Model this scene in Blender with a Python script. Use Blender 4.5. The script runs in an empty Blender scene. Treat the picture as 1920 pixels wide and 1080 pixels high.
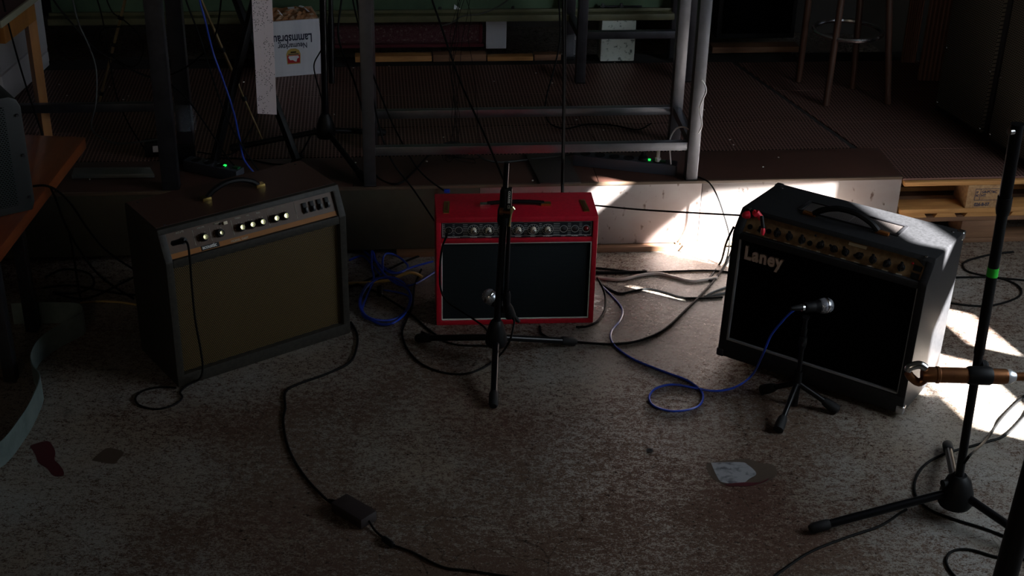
import bpy, bmesh, math, random
from mathutils import Vector, Matrix, Quaternion

random.seed(7)
SC = bpy.context.scene
COL = SC.collection

# ------------------------------------------------------------------ camera
FPX = 2666.7
CAM_H, PITCH, ROLL = 2.5, math.radians(27.8), math.radians(-1.3)
_F = Vector((0, math.cos(PITCH), -math.sin(PITCH)))
_R0 = Vector((1, 0, 0))
_U0 = _R0.cross(_F)
_R = math.cos(ROLL) * _R0 - math.sin(ROLL) * _U0
_U = _R.cross(_F)
_C = Vector((0, 0, CAM_H))
cd = bpy.data.cameras.new('camera')
cam = bpy.data.objects.new('camera', cd)
COL.objects.link(cam)
cd.lens, cd.sensor_width, cd.clip_start = 50, 36, 0.05
_m = Matrix((_R, _U, -_F)).transposed().to_4x4()
_m.translation = _C
cam.matrix_world = _m
SC.camera = cam

# ------------------------------------------------------------------ light and exposure
SC.view_settings.view_transform = 'Standard'
SC.view_settings.look = 'None'
SC.view_settings.gamma = 1
SC.view_settings.exposure = 0.0
SC.view_settings.use_curve_mapping = False
w = bpy.data.worlds.new('world')
SC.world = w
w.use_nodes = True
w.node_tree.nodes['Background'].inputs[0].default_value = (0.66, 0.57, 0.46, 1)
w.node_tree.nodes['Background'].inputs[1].default_value = 0.008

SUN = Vector((-.89, .40, -.66)).normalized()
sd = bpy.data.lights.new('sun', 'SUN')
sd.energy, sd.angle, sd.color = 190, math.radians(.8), (1, .98, .965)
so = bpy.data.objects.new('sun', sd)
COL.objects.link(so)
so.rotation_euler = SUN.to_track_quat('-Z', 'Y').to_euler()


def area(name, loc, target, sx, sy, power, color):
    d = bpy.data.lights.new(name, 'AREA')
    d.shape, d.size, d.size_y, d.energy, d.color = 'RECTANGLE', sx, sy, power, color
    o = bpy.data.objects.new(name, d)
    COL.objects.link(o)
    o.location = loc
    o.rotation_euler = (Vector(target) - Vector(loc)).to_track_quat('-Z', 'Y').to_euler()
    return o


area('window_daylight', (3.22, 3.45, 1.75), (0.6, 3.8, 0.0), 2.0, 1.3, 62, (.80, .90, 1.0))
area('warm_fill', (-1.2, -3.2, 3.0), (0, 4.2, 0.2), 1.6, 1.6, 17, (1.0, .84, .64))  # added warm fill from behind the camera, no known window there


# ------------------------------------------------------------------ helpers
def ray(px, py):
    return _F + _R * ((px - 960) / FPX) - _U * ((py - 540) / FPX)


def G(px, py, z=0.0):
    d = ray(px, py)
    return _C + d * ((z - CAM_H) / d.z)


def AY(px, py, Y):
    d = ray(px, py)
    return _C + d * (Y / d.y)


def mat(name, col, rough=.5, metal=0., spec=.5, var=None, bump=None, emit=None, coat=0):
    m = bpy.data.materials.new(name)
    m.use_nodes = True
    nt = m.node_tree
    b = nt.nodes['Principled BSDF']
    b.inputs['Base Color'].default_value = (*col, 1)
    b.inputs['Roughness'].default_value = rough
    b.inputs['Metallic'].default_value = metal
    b.inputs['Specular IOR Level'].default_value = spec
    if coat:
        b.inputs['Coat Weight'].default_value = coat
    if emit:
        b.inputs['Emission Color'].default_value = (*emit[0], 1)
        b.inputs['Emission Strength'].default_value = emit[1]
    if var or bump:
        tc = nt.nodes.new('ShaderNodeTexCoord')
    if var:
        sc, col2, lo, hi = var[:4]
        n = nt.nodes.new('ShaderNodeTexNoise')
        n.inputs['Scale'].default_value = sc if not isinstance(sc, tuple) else 1
        n.inputs['Detail'].default_value = 6
        n.inputs['Roughness'].default_value = .62
        src = tc.outputs['Object']
        if isinstance(sc, tuple):
            mp = nt.nodes.new('ShaderNodeMapping')
            mp.inputs['Scale'].default_value = sc
            nt.links.new(src, mp.inputs[0])
            src = mp.outputs[0]
        nt.links.new(src, n.inputs['Vector'])
        r = nt.nodes.new('ShaderNodeValToRGB')
        r.color_ramp.elements[0].position, r.color_ramp.elements[1].position = lo, hi
        r.color_ramp.elements[0].color = (*col, 1)
        r.color_ramp.elements[1].color = (*col2, 1)
        nt.links.new(n.outputs['Fac'], r.inputs[0])
        nt.links.new(r.outputs[0], b.inputs['Base Color'])
    if bump:
        n2 = nt.nodes.new('ShaderNodeTexNoise')
        n2.inputs['Scale'].default_value = bump[0]
        n2.inputs['Detail'].default_value = 3
        nt.links.new(tc.outputs['Object'], n2.inputs['Vector'])
        bp = nt.nodes.new('ShaderNodeBump')
        bp.inputs['Strength'].default_value = bump[1]
        bp.inputs['Distance'].default_value = bump[2] if len(bump) > 2 else .002
        nt.links.new(n2.outputs['Fac'], bp.inputs['Height'])
        nt.links.new(bp.outputs[0], b.inputs['Normal'])
    return m


class MB:
    """collects shapes and links them as one mesh object"""

    def __init__(s):
        s.bm = bmesh.new()

    def _add(s, t, M=None):
        if M is not None:
            t.transform(M)
        me = bpy.data.meshes.new('tmp')
        t.to_mesh(me)
        s.bm.from_mesh(me)
        t.free()
        bpy.data.meshes.remove(me)
        return s

    def box(s, c, d, bev=0, M=None, seg=2):
        t = bmesh.new()
        bmesh.ops.create_cube(t, size=1)
        t.transform(Matrix.Translation(c) @ Matrix.Diagonal((*d, 1)))
        if bev:
            bmesh.ops.bevel(t, geom=t.edges[:], offset=bev, segments=seg, affect='EDGES', profile=.6)
        return s._add(t, M)

    def prism(s, poly, f0, f1, bev=0, M=None, seg=2):
        """poly of 2D points; f0, f1 turn a 2D point into the near and far 3D vertex"""
        t = bmesh.new()
        a = [t.verts.new(f0(*p)) for p in poly]
        b = [t.verts.new(f1(*p)) for p in poly]
        n = len(poly)
        t.faces.new(a)
        t.faces.new(b[::-1])
        for i in range(n):
            t.faces.new((a[i], b[i], b[(i + 1) % n], a[(i + 1) % n]))
        bmesh.ops.recalc_face_normals(t, faces=t.faces[:])
        if bev:
            bmesh.ops.bevel(t, geom=t.edges[:], offset=bev, segments=seg, affect='EDGES', profile=.6)
        return s._add(t, M)

    def lathe(s, prof, M=None, n=20, sy=1.0):
        t = bmesh.new()
        rings = []
        for r, z in prof:
            rings.append([t.verts.new((r * math.cos(2 * math.pi * k / n), sy * r * math.sin(2 * math.pi * k / n), z)) for k in range(n)])
        for a, b in zip(rings, rings[1:]):
            for k in range(n):
                t.faces.new((a[k], a[(k + 1) % n], b[(k + 1) % n], b[k]))
        t.faces.new(rings[0][::-1])
        t.faces.new(rings[-1])
        bmesh.ops.remove_doubles(t, verts=t.verts[:], dist=1e-6)
        bmesh.ops.recalc_face_normals(t, faces=t.faces[:])
        return s._add(t, M)

    def rod(s, p0, p1, prof, n=14):
        """lathe along p0-p1; prof = radius or [(fraction, radius)...]"""
        p0, p1 = Vector(p0), Vector(p1)
        d = p1 - p0
        L = d.length
        if not isinstance(prof, (list, tuple)):
            prof = [(0, prof), (1, prof)]
        M = Matrix.Translation(p0) @ d.to_track_quat('Z', 'Y').to_matrix().to_4x4()
        return s.lathe([(r, f * L) for f, r in prof], M, n)

    def tube(s, pts, r, n=7, rfun=None, closed=False):
        t = bmesh.new()
        P = [Vector(p) for p in pts]
        N = len(P)
        rings = []
        prev = None
        for i in range(N):
            a, b = (P[(i - 1) % N], P[(i + 1) % N]) if closed else (P[max(i - 1, 0)], P[min(i + 1, N - 1)])
            d = (b - a).normalized()
            if prev is None:
                u = d.orthogonal().normalized()
            else:
                u = prev - d * prev.dot(d)
                u = u.normalized() if u.length > 1e-6 else d.orthogonal().normalized()
            prev = u
            v = d.cross(u)
            rr = rfun(i / (N - 1)) if rfun else r
            rings.append([t.verts.new(P[i] + rr * (math.cos(2 * math.pi * k / n) * u + math.sin(2 * math.pi * k / n) * v)) for k in range(n)])
        prs = list(zip(rings, rings[1:]))
        for a, b in prs:
            for k in range(n):
                t.faces.new((a[k], a[(k + 1) % n], b[(k + 1) % n], b[k]))
        if closed:
            a, b = rings[-1], rings[0]
            off = min(range(n), key=lambda o: (a[0].co - b[o].co).length)
            for k in range(n):
                t.faces.new((a[k], a[(k + 1) % n], b[(k + 1 + off) % n], b[(k + off) % n]))
        else:
            t.faces.new(rings[0][::-1])
            t.faces.new(rings[-1])
        bmesh.ops.recalc_face_normals(t, faces=t.faces[:])
        return s._add(t)

    def faces(s, vs, fs, M=None):
        t = bmesh.new()
        V = [t.verts.new(v) for v in vs]
        for f in fs:
            t.faces.new([V[i] for i in f])
        bmesh.ops.recalc_face_normals(t, faces=t.faces[:])
        return s._add(t, M)

    def text(s, body, size, M, extrude=.0006, off=0., sx=1., align='LEFT', bevel=0, space=1.0):
        cu = bpy.data.curves.new('t', 'FONT')
        cu.body, cu.size, cu.extrude, cu.offset, cu.align_x = body, size, extrude, off, align
        cu.bevel_depth = bevel
        cu.space_character = space
        o = bpy.data.objects.new('t', cu)
        COL.objects.link(o)
        dg = bpy.context.evaluated_depsgraph_get()
        me = bpy.data.meshes.new_from_object(o.evaluated_get(dg))
        t = bmesh.new()
        t.from_mesh(me)
        t.transform(Matrix.Diagonal((sx, 1, 1, 1)))
        bpy.data.objects.remove(o)
        bpy.data.curves.remove(cu)
        bpy.data.meshes.remove(me)
        return s._add(t, M)

    def build(s, name, m, parent=None, smooth=True, angle=38, M=None):
        """M is applied first; with a parent, coordinates are the parent's own unless world=True was baked in by M"""
        if M is not None:
            s.bm.transform(M)
        me = bpy.data.meshes.new(name)
        s.bm.to_mesh(me)
        s.bm.free()
        if smooth:
            me.polygons.foreach_set('use_smooth', [True] * len(me.polygons))
            me.set_sharp_from_angle(angle=math.radians(angle))
        me.materials.append(m)
        o = bpy.data.objects.new(name, me)
        COL.objects.link(o)
        if parent:
            o.parent = parent
        return o


def tag(o, label, cat, group=None, kind=None):
    o['label'] = label
    if cat:
        o['category'] = cat
    if group:
        o['group'] = group
    if kind:
        o['kind'] = kind
    return o


INV = {}


def thing(name, label, cat, loc=(0, 0, 0), rot=(0, 0, 0), group=None):
    o = bpy.data.objects.new(name, None)
    o.empty_display_size = .05
    COL.objects.link(o)
    o.location, o.rotation_euler = loc, rot
    tag(o, label, cat, group)
    from mathutils import Euler
    INV[o.name] = (Matrix.Translation(loc) @ Euler(rot).to_matrix().to_4x4()).inverted()
    return o


def wpart(mb, name, m, root, **k):
    """a part whose shapes were laid out in world coordinates"""
    return mb.build(name, m, root, M=INV[root.name], **k)


def spart(mb, name, m, root, part, **k):
    """a sub-part, world coordinates"""
    return mb.build(name, m, part, M=INV[root.name], **k)


def struct(o):
    o['kind'] = 'structure'
    return o


def smoothpath(P, sub=7):
    P = [Vector(p) for p in P]
    out = []
    n = len(P)
    for i in range(n - 1):
        a, b, c, d = P[max(i - 1, 0)], P[i], P[i + 1], P[min(i + 2, n - 1)]
        for k in range(sub):
            t = k / sub
            out.append(.5 * ((2 * b) + (c - a) * t + (2 * a - 5 * b + 4 * c - d) * t * t + (3 * b - a - 3 * c + d) * t ** 3))
    out.append(P[-1])
    return out


def P3(q, r=0.0):
    """(px, py) on the floor, (px, py, z) on a level, (px, py, None, Y) at a depth"""
    if len(q) == 2:
        return G(q[0], q[1], r)
    if q[2] is None:
        return AY(q[0], q[1], q[3])
    return G(*q)


def cable(label, pts, r, m, group=None, name='cable', cat='cable', sub=7):
    P = [P3(q, r) for q in pts]
    for end in (0, -1):
        if pts[end][1] < 0 and len(pts[end]) > 2:       # hung from above the picture
            up = P[end] + (P[end] - P[1 if end == 0 else -2]).normalized() * .25 + Vector((0, 0, .75))
            step = max((P[end] - P[1 if end == 0 else -2]).length, .06)
            n_ = max(2, int((up - P[end]).length / step))
            ext = [P[end].lerp(up, k / n_) for k in range(1, n_ + 1)]
            P = ext[::-1] + P if end == 0 else P + ext
    mb = MB().tube(smoothpath(P, sub), r)
    o = mb.build(name, m)
    return tag(o, label, cat, group)


# ------------------------------------------------------------------ materials
M_black = mat('black_plastic', (.004, .004, .0045), .5, spec=.2)
M_blackgloss = mat('black_gloss_paint', (.003, .003, .004), .3, spec=.22)
M_rubber = mat('rubber', (.006, .006, .0065), .7, spec=.25)
M_cable = mat('black_cable_sheath', (.0035, .0035, .0035), .6, spec=.10)
M_greycable = mat('grey_cable_sheath', (.03, .034, .034), .4)
M_bluecable = mat('blue_cable_sheath', (.009, .042, .36), .35)
M_whitecable = mat('white_cable_sheath', (.62, .62, .60), .4)
M_pinkcable = mat('pale_tube', (.42, .36, .33), .5)
M_yellow = mat('yellow_tube', (.42, .30, .10), .5)
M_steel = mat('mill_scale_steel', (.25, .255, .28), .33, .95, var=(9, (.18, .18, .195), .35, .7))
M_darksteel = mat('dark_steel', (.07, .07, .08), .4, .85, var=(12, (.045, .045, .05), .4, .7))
M_chrome = mat('chrome', (.62, .62, .64), .22, 1)
M_brass = mat('brass', (.62, .44, .14), .28, 1)
M_paleb = mat('pale_brass', (.75, .68, .36), .25, 1)
M_bronze = mat('bronze', (.28, .115, .045), .35, .8, var=(30, (.20, .07, .03), .4, .7))
M_silver = mat('silver_foil', (.58, .60, .62), .3, .6)
M_white = mat('white_print', (.62, .62, .58), .6)
M_cream = mat('cream_print', (.45, .43, .34), .6)
M_green = mat('green_led', (.01, .3, .05), .4, emit=((.02, 1, .12), 1.2))
M_greenrock = mat('green_switch', (.005, .10, .03), .35)
M_greentape = mat('green_tape', (.02, .48, .03), .45)
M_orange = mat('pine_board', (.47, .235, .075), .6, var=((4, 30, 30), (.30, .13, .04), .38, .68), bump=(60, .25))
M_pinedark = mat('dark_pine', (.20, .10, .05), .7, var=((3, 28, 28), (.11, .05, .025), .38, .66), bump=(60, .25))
M_chip = mat('chipboard_block', (.40, .24, .11), .8, var=(70, (.24, .13, .06), .35, .65), bump=(120, .4))
M_benchwood = mat('red_brown_varnish', (.21, .052, .015), .3, var=((26, 3, 26), (.12, .026, .009), .35, .7), coat=.2)
M_chairwood = mat('amber_varnished_wood', (.36, .15, .035), .4, var=((20, 20, 3), (.22, .085, .02), .35, .7))
M_stoolwood = mat('stool_wood', (.060, .023, .012), .5, var=((20, 20, 3), (.034, .014, .007), .35, .7))
M_paper = mat('white_card', (.66, .66, .70), .7, var=((14, 14, 1.2), (.55, .55, .60), .4, .7))
M_ink = mat('ink', (.016, .018, .05), .6)
M_redink = mat('red_ink', (.42, .012, .02), .6)
M_goldink = mat('gold_ink', (.46, .31, .07), .55)
M_kraft = mat('torn_brown_card', (.42, .19, .085), .85, var=(28, (.60, .50, .40), .52, .66), bump=(30, .8, .01))
M_grass = mat('stage_lino', (.062, .026, .018), .5, var=(7, (.045, .020, .014), .35, .7))
M_strip = mat('edge_batten', (.105, .07, .045), .45, var=((4, 30, 30), (.06, .04, .027), .4, .7))
M_dark = mat('dark_void_board', (.012, .010, .009), .9)
M_greenpaint = mat('green_machine_paint', (.090, .145, .085), .45, var=(5, (.055, .090, .055), .35, .7), bump=(60, .2))
M_olive = mat('olive_flange', (.105, .10, .048), .5, var=(10, (.06, .062, .03), .35, .7))
M_conc = mat('pale_pitted_block', (.50, .55, .50), .9, var=(55, (.10, .12, .11), .56, .66), bump=(70, .6, .004))
M_wall = mat('dark_wall', (.05, .045, .04), .9)  # even dark tone for the back wall
M_wallgrey = mat('plaster_grey', (.22, .21, .19), .9)
M_cab_white = mat('pale_cabinet', (.50, .48, .50), .55, var=(3, (.42, .40, .42), .4, .7))
M_galv = mat('galvanised_sheet', (.19, .24, .23), .45, .35, var=(12, (.11, .15, .145), .35, .7))
M_plasticwrap = mat('clear_wrap', (.55, .60, .68), .15, .0, spec=.8)
M_plasticwrap.node_tree.nodes['Principled BSDF'].inputs['Alpha'].default_value = .16
M_redplug = mat('red_plug', (.62, .012, .035), .35)
M_acoustic = mat('brown_black_vinyl', (.029, .026, .020), .55, spec=.3, var=(60, (.019, .017, .014), .4, .6), bump=(350, .35, .001))
M_actop = mat('brown_vinyl', (.055, .024, .016), .5, bump=(350, .3, .001))
M_acpanel = mat('brown_panel', (.078, .040, .019), .45, spec=.3, var=(40, (.064, .033, .016), .4, .7))
M_acorange = mat('orange_stripe', (.27, .105, .020), .5, spec=.2)
M_redvinyl = mat('red_vinyl', (.50, .006, .026), .42, var=(80, (.41, .005, .020), .4, .6), bump=(300, .5, .0015))
M_redpanel = mat('navy_black_panel', (.010, .014, .022), .3)
M_knobcream = mat('cream_knob', (.60, .56, .44), .4)
M_laney = mat('black_vinyl', (.010, .0102, .011), .45, spec=.28, var=(90, (.015, .0152, .0165), .4, .6), bump=(420, .5, .0012))
M_gold = mat('antique_gold_panel', (.25, .155, .075), .42, .25, var=(60, (.17, .10, .045), .4, .6))
M_logo = mat('logo_face', (.62, .47, .40), .35, .2)
M_ivory = mat('ivory_tape', (.70, .62, .46), .6)
M_redstain = mat('red_paint_stain', (.050, .005, .008), .5)
M_brownstain = mat('brown_bare_patch', (.052, .034, .022), .6)
M_greypatch = mat('grey_filler', (.21, .21, .22), .75, var=((26, 40, 26), (.05, .05, .06), .50, .64))
M_tagwhite = mat('white_tag', (.85, .87, .9), .5)


def node(nt, t, **kw):
    n = nt.nodes.new(t)
    for k, v in kw.items():
        setattr(n, k, v)
    return n


def floor_material():
    m = bpy.data.materials.new('worn_painted_floor')
    m.use_nodes = True
    nt = m.node_tree
    b = nt.nodes['Principled BSDF']
    tc = node(nt, 'ShaderNodeTexCoord')

    def noise(scale, detail=5, rough=.6, dist=0.):
        mp = node(nt, 'ShaderNodeMapping')
        mp.inputs['Scale'].default_value = scale
        nt.links.new(tc.outputs['Object'], mp.inputs[0])
        n = node(nt, 'ShaderNodeTexNoise')
        n.inputs['Scale'].default_value = 1
        n.inputs['Detail'].default_value = detail
        n.inputs['Roughness'].default_value = rough
        n.inputs['Distortion'].default_value = dist
        nt.links.new(mp.outputs[0], n.inputs['Vector'])
        return n.outputs['Fac']

    def ramp(f, stops):
        r = node(nt, 'ShaderNodeValToRGB')
        e = r.color_ramp.elements
        while len(e) < len(stops):
            e.new(.5)
        for x, (p, c) in zip(e, stops):
            x.position, x.color = p, (*c, 1)
        nt.links.new(f, r.inputs[0])
        return r.outputs[0]

    def mix(f, a, c, mode='MIX'):
        x = node(nt, 'ShaderNodeMix', data_type='RGBA', blend_type=mode)
        if isinstance(f, float):
            x.inputs[0].default_value = f
        else:
            nt.links.new(f, x.inputs[0])
        nt.links.new(a, x.inputs[6])
        nt.links.new(c, x.inputs[7])
        return x.outputs[2]

    big = noise((1.1, 1.1, 1.1), 3)
    base = ramp(big, [(.36, (.090, .050, .038)), (.60, (.115, .078, .056))])
    light = ramp(noise((2.2, 2.2, 2.2), 3), [(.35, (.25, .215, .165)), (.65, (.28, .285, .27))])

    def math_(op, a, c):
        x = node(nt, 'ShaderNodeMath', operation=op)
        for k, v_ in enumerate((a, c)):
            if isinstance(v_, (int, float)):
                x.inputs[k].default_value = v_
            else:
                nt.links.new(v_, x.inputs[k])
        return x.outputs[0]

    n1, n2, n3 = noise((34, 50, 34), 5, .7), noise((115, 165, 115), 6, .75), noise((290, 380, 290), 4, .7)
    sm_ = math_('ADD', math_('ADD', math_('MULTIPLY', n1, .30), math_('MULTIPLY', n2, .42)), math_('MULTIPLY', n3, .28))
    wearn = noise((1.9, 1.9, 1.9), 4, .6)
    vd = node(nt, 'ShaderNodeVectorMath', operation='DISTANCE')
    vd.inputs[1].default_value = (.05, 3.0, 0)
    nt.links.new(tc.outputs['Object'], vd.inputs[0])
    brown = ramp(math_('MULTIPLY', vd.outputs['Value'], .5), [(.15, (.055, .055, .055)), (.75, (0, 0, 0))])
    sm_ = math_('SUBTRACT', math_('ADD', sm_, math_('MULTIPLY', math_('SUBTRACT', wearn, .5), .22)), brown)
    flake = ramp(sm_, [(.462, (0, 0, 0)), (.525, (1, 1, 1))])
    f = mix(1.0, flake, ramp(wearn, [(.3, (.62, .62, .62)), (.7, (.95, .95, .95))]), 'MULTIPLY')
    c1 = mix(f, base, light)
    fine = ramp(noise((230, 300, 230), 4, .7), [(.34, (.55, .52, .5)), (.6, (1.08, 1.08, 1.08))])
    c2 = mix(1.0, c1, fine, 'MULTIPLY')
    pits = ramp(noise((62, 85, 62), 5, .65), [(.575, (1, 1, 1)), (.63, (.36, .30, .28))])
    c3 = mix(1.0, c2, pits, 'MULTIPLY')
    # long thin cracks
    v = node(nt, 'ShaderNodeTexVoronoi', feature='DISTANCE_TO_EDGE')
    mp = node(nt, 'ShaderNodeMapping')
    mp.inputs['Scale'].default_value = (.8, .8, .8)
    mp.inputs['Location'].default_value = (.3, .2, 0)
    dn = node(nt, 'ShaderNodeTexNoise')
    dn.inputs['Scale'].default_value = 6
    ad = node(nt, 'ShaderNodeMix', data_type='RGBA')
    ad.inputs[0].default_value = .10
    nt.links.new(tc.outputs['Object'], dn.inputs['Vector'])
    nt.links.new(tc.outputs['Object'], ad.inputs[6])
    nt.links.new(dn.outputs['Color'], ad.inputs[7])
    nt.links.new(ad.outputs[2], mp.inputs[0])
    nt.links.new(mp.outputs[0], v.inputs['Vector'])
    crack = ramp(v.outputs['Distance'], [(.0, (.45, .42, .40)), (.006, (1, 1, 1))])
    c4 = mix(1.0, c3, crack, 'MULTIPLY')
    nt.links.new(c4, b.inputs['Base Color'])
    rr = ramp(flake, [(0, (.24, .24, .24)), (1, (.42, .42, .42))])
    nt.links.new(rr, b.inputs['Roughness'])
    b.inputs['Specular IOR Level'].default_value = .45
    bp = node(nt, 'ShaderNodeBump')
    bp.inputs['Strength'].default_value = .35
    bp.inputs['Distance'].default_value = .0012
    nt.links.new(flake, bp.inputs['Height'])
    nt.links.new(bp.outputs[0], b.inputs['Normal'])
    return m


M_floor = floor_material()


def grid_material(name, bar, hole, bw, bh, mortar, rough=.45, metal=.3, offset=0., axes=(0, 1), rot=0., spec=.3):
    """perforated sheet / grille cloth: bars in one colour, openings in another"""
    m = bpy.data.materials.new(name)
    m.use_nodes = True
    nt = m.node_tree
    b = nt.nodes['Principled BSDF']
    tc = node(nt, 'ShaderNodeTexCoord')
    sp = node(nt, 'ShaderNodeSeparateXYZ')
    cb = node(nt, 'ShaderNodeCombineXYZ')
    nt.links.new(tc.outputs['Object'], sp.inputs[0])
    nt.links.new(sp.outputs[axes[0]], cb.inputs[0])
    nt.links.new(sp.outputs[axes[1]], cb.inputs[1])
    mp = node(nt, 'ShaderNodeMapping')
    mp.inputs['Rotation'].default_value = (0, 0, rot)
    nt.links.new(cb.outputs[0], mp.inputs[0])
    br = node(nt, 'ShaderNodeTexBrick')
    br.offset = offset
    br.inputs['Scale'].default_value = 1
    br.inputs['Brick Width'].default_value = bw
    br.inputs['Row Height'].default_value = bh
    br.inputs['Mortar Size'].default_value = mortar
    br.inputs['Mortar Smooth'].default_value = .15
    br.inputs['Bias'].default_value = 0
    br.inputs['Color1'].default_value = (*hole, 1)
    br.inputs['Color2'].default_value = (*hole, 1)
    br.inputs['Mortar'].default_value = (*bar, 1)
    nt.links.new(mp.outputs[0], br.inputs['Vector'])
    nt.links.new(br.outputs['Color'], b.inputs['Base Color'])
    b.inputs['Roughness'].default_value = rough
    for key, val in (('Metallic', metal), ('Specular IOR Level', spec)):
        mm_ = node(nt, 'ShaderNodeMath', operation='MULTIPLY')
        mm_.inputs[1].default_value = val
        nt.links.new(br.outputs['Fac'], mm_.inputs[0])
        nt.links.new(mm_.outputs[0], b.inputs[key])
    bp = node(nt, 'ShaderNodeBump')
    bp.inputs['Strength'].default_value = .6
    bp.inputs['Distance'].default_value = .003
    nt.links.new(br.outputs['Fac'], bp.inputs['Height'])
    nt.links.new(bp.outputs[0], b.inputs['Normal'])
    return m


M_perf = grid_material('perforated_plate', (.24, .13, .105), (.003, .002, .002), .0150, .0125, .0030, .36, .5)
M_acgrille = grid_material('gold_brown_grille_cloth', (.024, .016, .006), (.25, .175, .068), .0068, .0050, .0017, .7, 0, .5, (0, 2), math.radians(8))
M_redgrille = grid_material('blue_black_grille_cloth', (.006, .009, .011), (.013, .019, .022), .005, .0035, .0009, .75, 0, .5, (0, 2))
M_lgrille = grid_material('black_grille_cloth', (.0015, .0015, .002), (.0022, .0022, .0028), .004, .003, .0009, .9, 0, .5, (0, 2), 0, .05)
M_pagrille = grid_material('woven_dark_grille', (.050, .046, .038), (.020, .019, .016), .010, .008, .0016, .7, 0, .5, (1, 2))
M_mongrille = grid_material('monitor_mesh', (.030, .036, .036), (.006, .007, .007), .010, .007, .0018, .5, .2, .5, (0, 2))
M_vent = grid_material('vent_louvres', (.16, .14, .13), (.012, .010, .010), .4, .0052, .0014, .3, .7)
M_micmesh = grid_material('microphone_mesh', (.50, .52, .56), (.03, .03, .035), .0035, .0030, .0008, .3, .8, .5, (0, 2), math.radians(30))
M_perfpaper = None


def fascia_material():
    m = bpy.data.materials.new('scuffed_sheet_metal')
    m.use_nodes = True
    nt = m.node_tree
    b = nt.nodes['Principled BSDF']
    tc = node(nt, 'ShaderNodeTexCoord')

    def nz(scale, lo, hi, c0, c1, det=5):
        mp = node(nt, 'ShaderNodeMapping')
        mp.inputs['Scale'].default_value = scale
        nt.links.new(tc.outputs['Object'], mp.inputs[0])
        n = node(nt, 'ShaderNodeTexNoise')
        n.inputs['Scale'].default_value = 1
        n.inputs['Detail'].default_value = det
        nt.links.new(mp.outputs[0], n.inputs['Vector'])
        r = node(nt, 'ShaderNodeValToRGB')
        r.color_ramp.elements[0].position, r.color_ramp.elements[1].position = lo, hi
        r.color_ramp.elements[0].color, r.color_ramp.elements[1].color = (*c0, 1), (*c1, 1)
        nt.links.new(n.outputs['Fac'], r.inputs[0])
        return r.outputs[0]

    a = nz((3, 3, 4), .38, .66, (.40, .36, .34), (.32, .25, .23))
    c = nz((38, 38, 22), .62, .70, (1, 1, 1), (.38, .30, .27), 6)
    mx = node(nt, 'ShaderNodeMix', data_type='RGBA', blend_type='MULTIPLY')
    mx.inputs[0].default_value = 1
    nt.links.new(a, mx.inputs[6])
    nt.links.new(c, mx.inputs[7])
    nt.links.new(mx.outputs[2], b.inputs['Base Color'])
    b.inputs['Roughness'].default_value = .46
    b.inputs['Metallic'].default_value = .7
    return m


M_fascia = fascia_material()
M_fascia_shaded = mat('shaded_fascia_sheet', (.055, .048, .030), .5, .3, var=(4, (.038, .032, .022), .38, .66))  # darkened copy of the fascia sheet, shade at the left put into the colour


def rug_material():
    m = bpy.data.materials.new('oriental_rug')
    m.use_nodes = True
    nt = m.node_tree
    b = nt.nodes['Principled BSDF']
    tc = node(nt, 'ShaderNodeTexCoord')
    mp = node(nt, 'ShaderNodeMapping')
    mp.inputs['Scale'].default_value = (80, 80, 80)
    nt.links.new(tc.outputs['Object'], mp.inputs[0])
    v = node(nt, 'ShaderNodeTexVoronoi', feature='F1', distance='CHEBYCHEV')
    v.inputs['Scale'].default_value = 1
    nt.links.new(mp.outputs[0], v.inputs['Vector'])
    r = node(nt, 'ShaderNodeValToRGB')
    e = r.color_ramp.elements
    e[0].position, e[0].color = .30, (.060, .012, .016, 1)
    e[1].position, e[1].color = .36, (.13, .095, .085, 1)
    x = e.new(.42)
    x.color = (.06, .012, .018, 1)
    nt.links.new(v.outputs['Distance'], r.inputs[0])
    nt.links.new(r.outputs[0], b.inputs['Base Color'])
    b.inputs['Roughness'].default_value = .95
    return m


M_rug = rug_material()
M_rugred = mat('rug_border', (.075, .008, .014), .95)


def punched_material():
    m = bpy.data.materials.new('punched_paper')
    m.use_nodes = True
    nt = m.node_tree
    b = nt.nodes['Principled BSDF']
    tc = node(nt, 'ShaderNodeTexCoord')
    v = node(nt, 'ShaderNodeTexVoronoi', feature='F1')
    v.inputs['Scale'].default_value = 150
    v.inputs['Randomness'].default_value = .75
    nt.links.new(tc.outputs['Object'], v.inputs['Vector'])
    n = node(nt, 'ShaderNodeTexNoise')
    n.inputs['Scale'].default_value = 16
    n.inputs['Detail'].default_value = 4
    nt.links.new(tc.outputs['Object'], n.inputs['Vector'])
    lt = node(nt, 'ShaderNodeMath', operation='LESS_THAN')
    lt.inputs[1].default_value = .27
    gt = node(nt, 'ShaderNodeMath', operation='GREATER_THAN')
    gt.inputs[1].default_value = .54
    mu = node(nt, 'ShaderNodeMath', operation='MULTIPLY')
    nt.links.new(v.outputs['Distance'], lt.inputs[0])
    nt.links.new(n.outputs['Fac'], gt.inputs[0])
    nt.links.new(lt.outputs[0], mu.inputs[0])
    nt.links.new(gt.outputs[0], mu.inputs[1])
    mx = node(nt, 'ShaderNodeMix', data_type='RGBA')
    mx.inputs[6].default_value = (.80, .70, .72, 1)
    mx.inputs[7].default_value = (.015, .012, .012, 1)
    nt.links.new(mu.outputs[0], mx.inputs[0])
    nt.links.new(mx.outputs[2], b.inputs['Base Color'])
    b.inputs['Roughness'].default_value = .7
    return m


M_perfpaper = punched_material()

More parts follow.
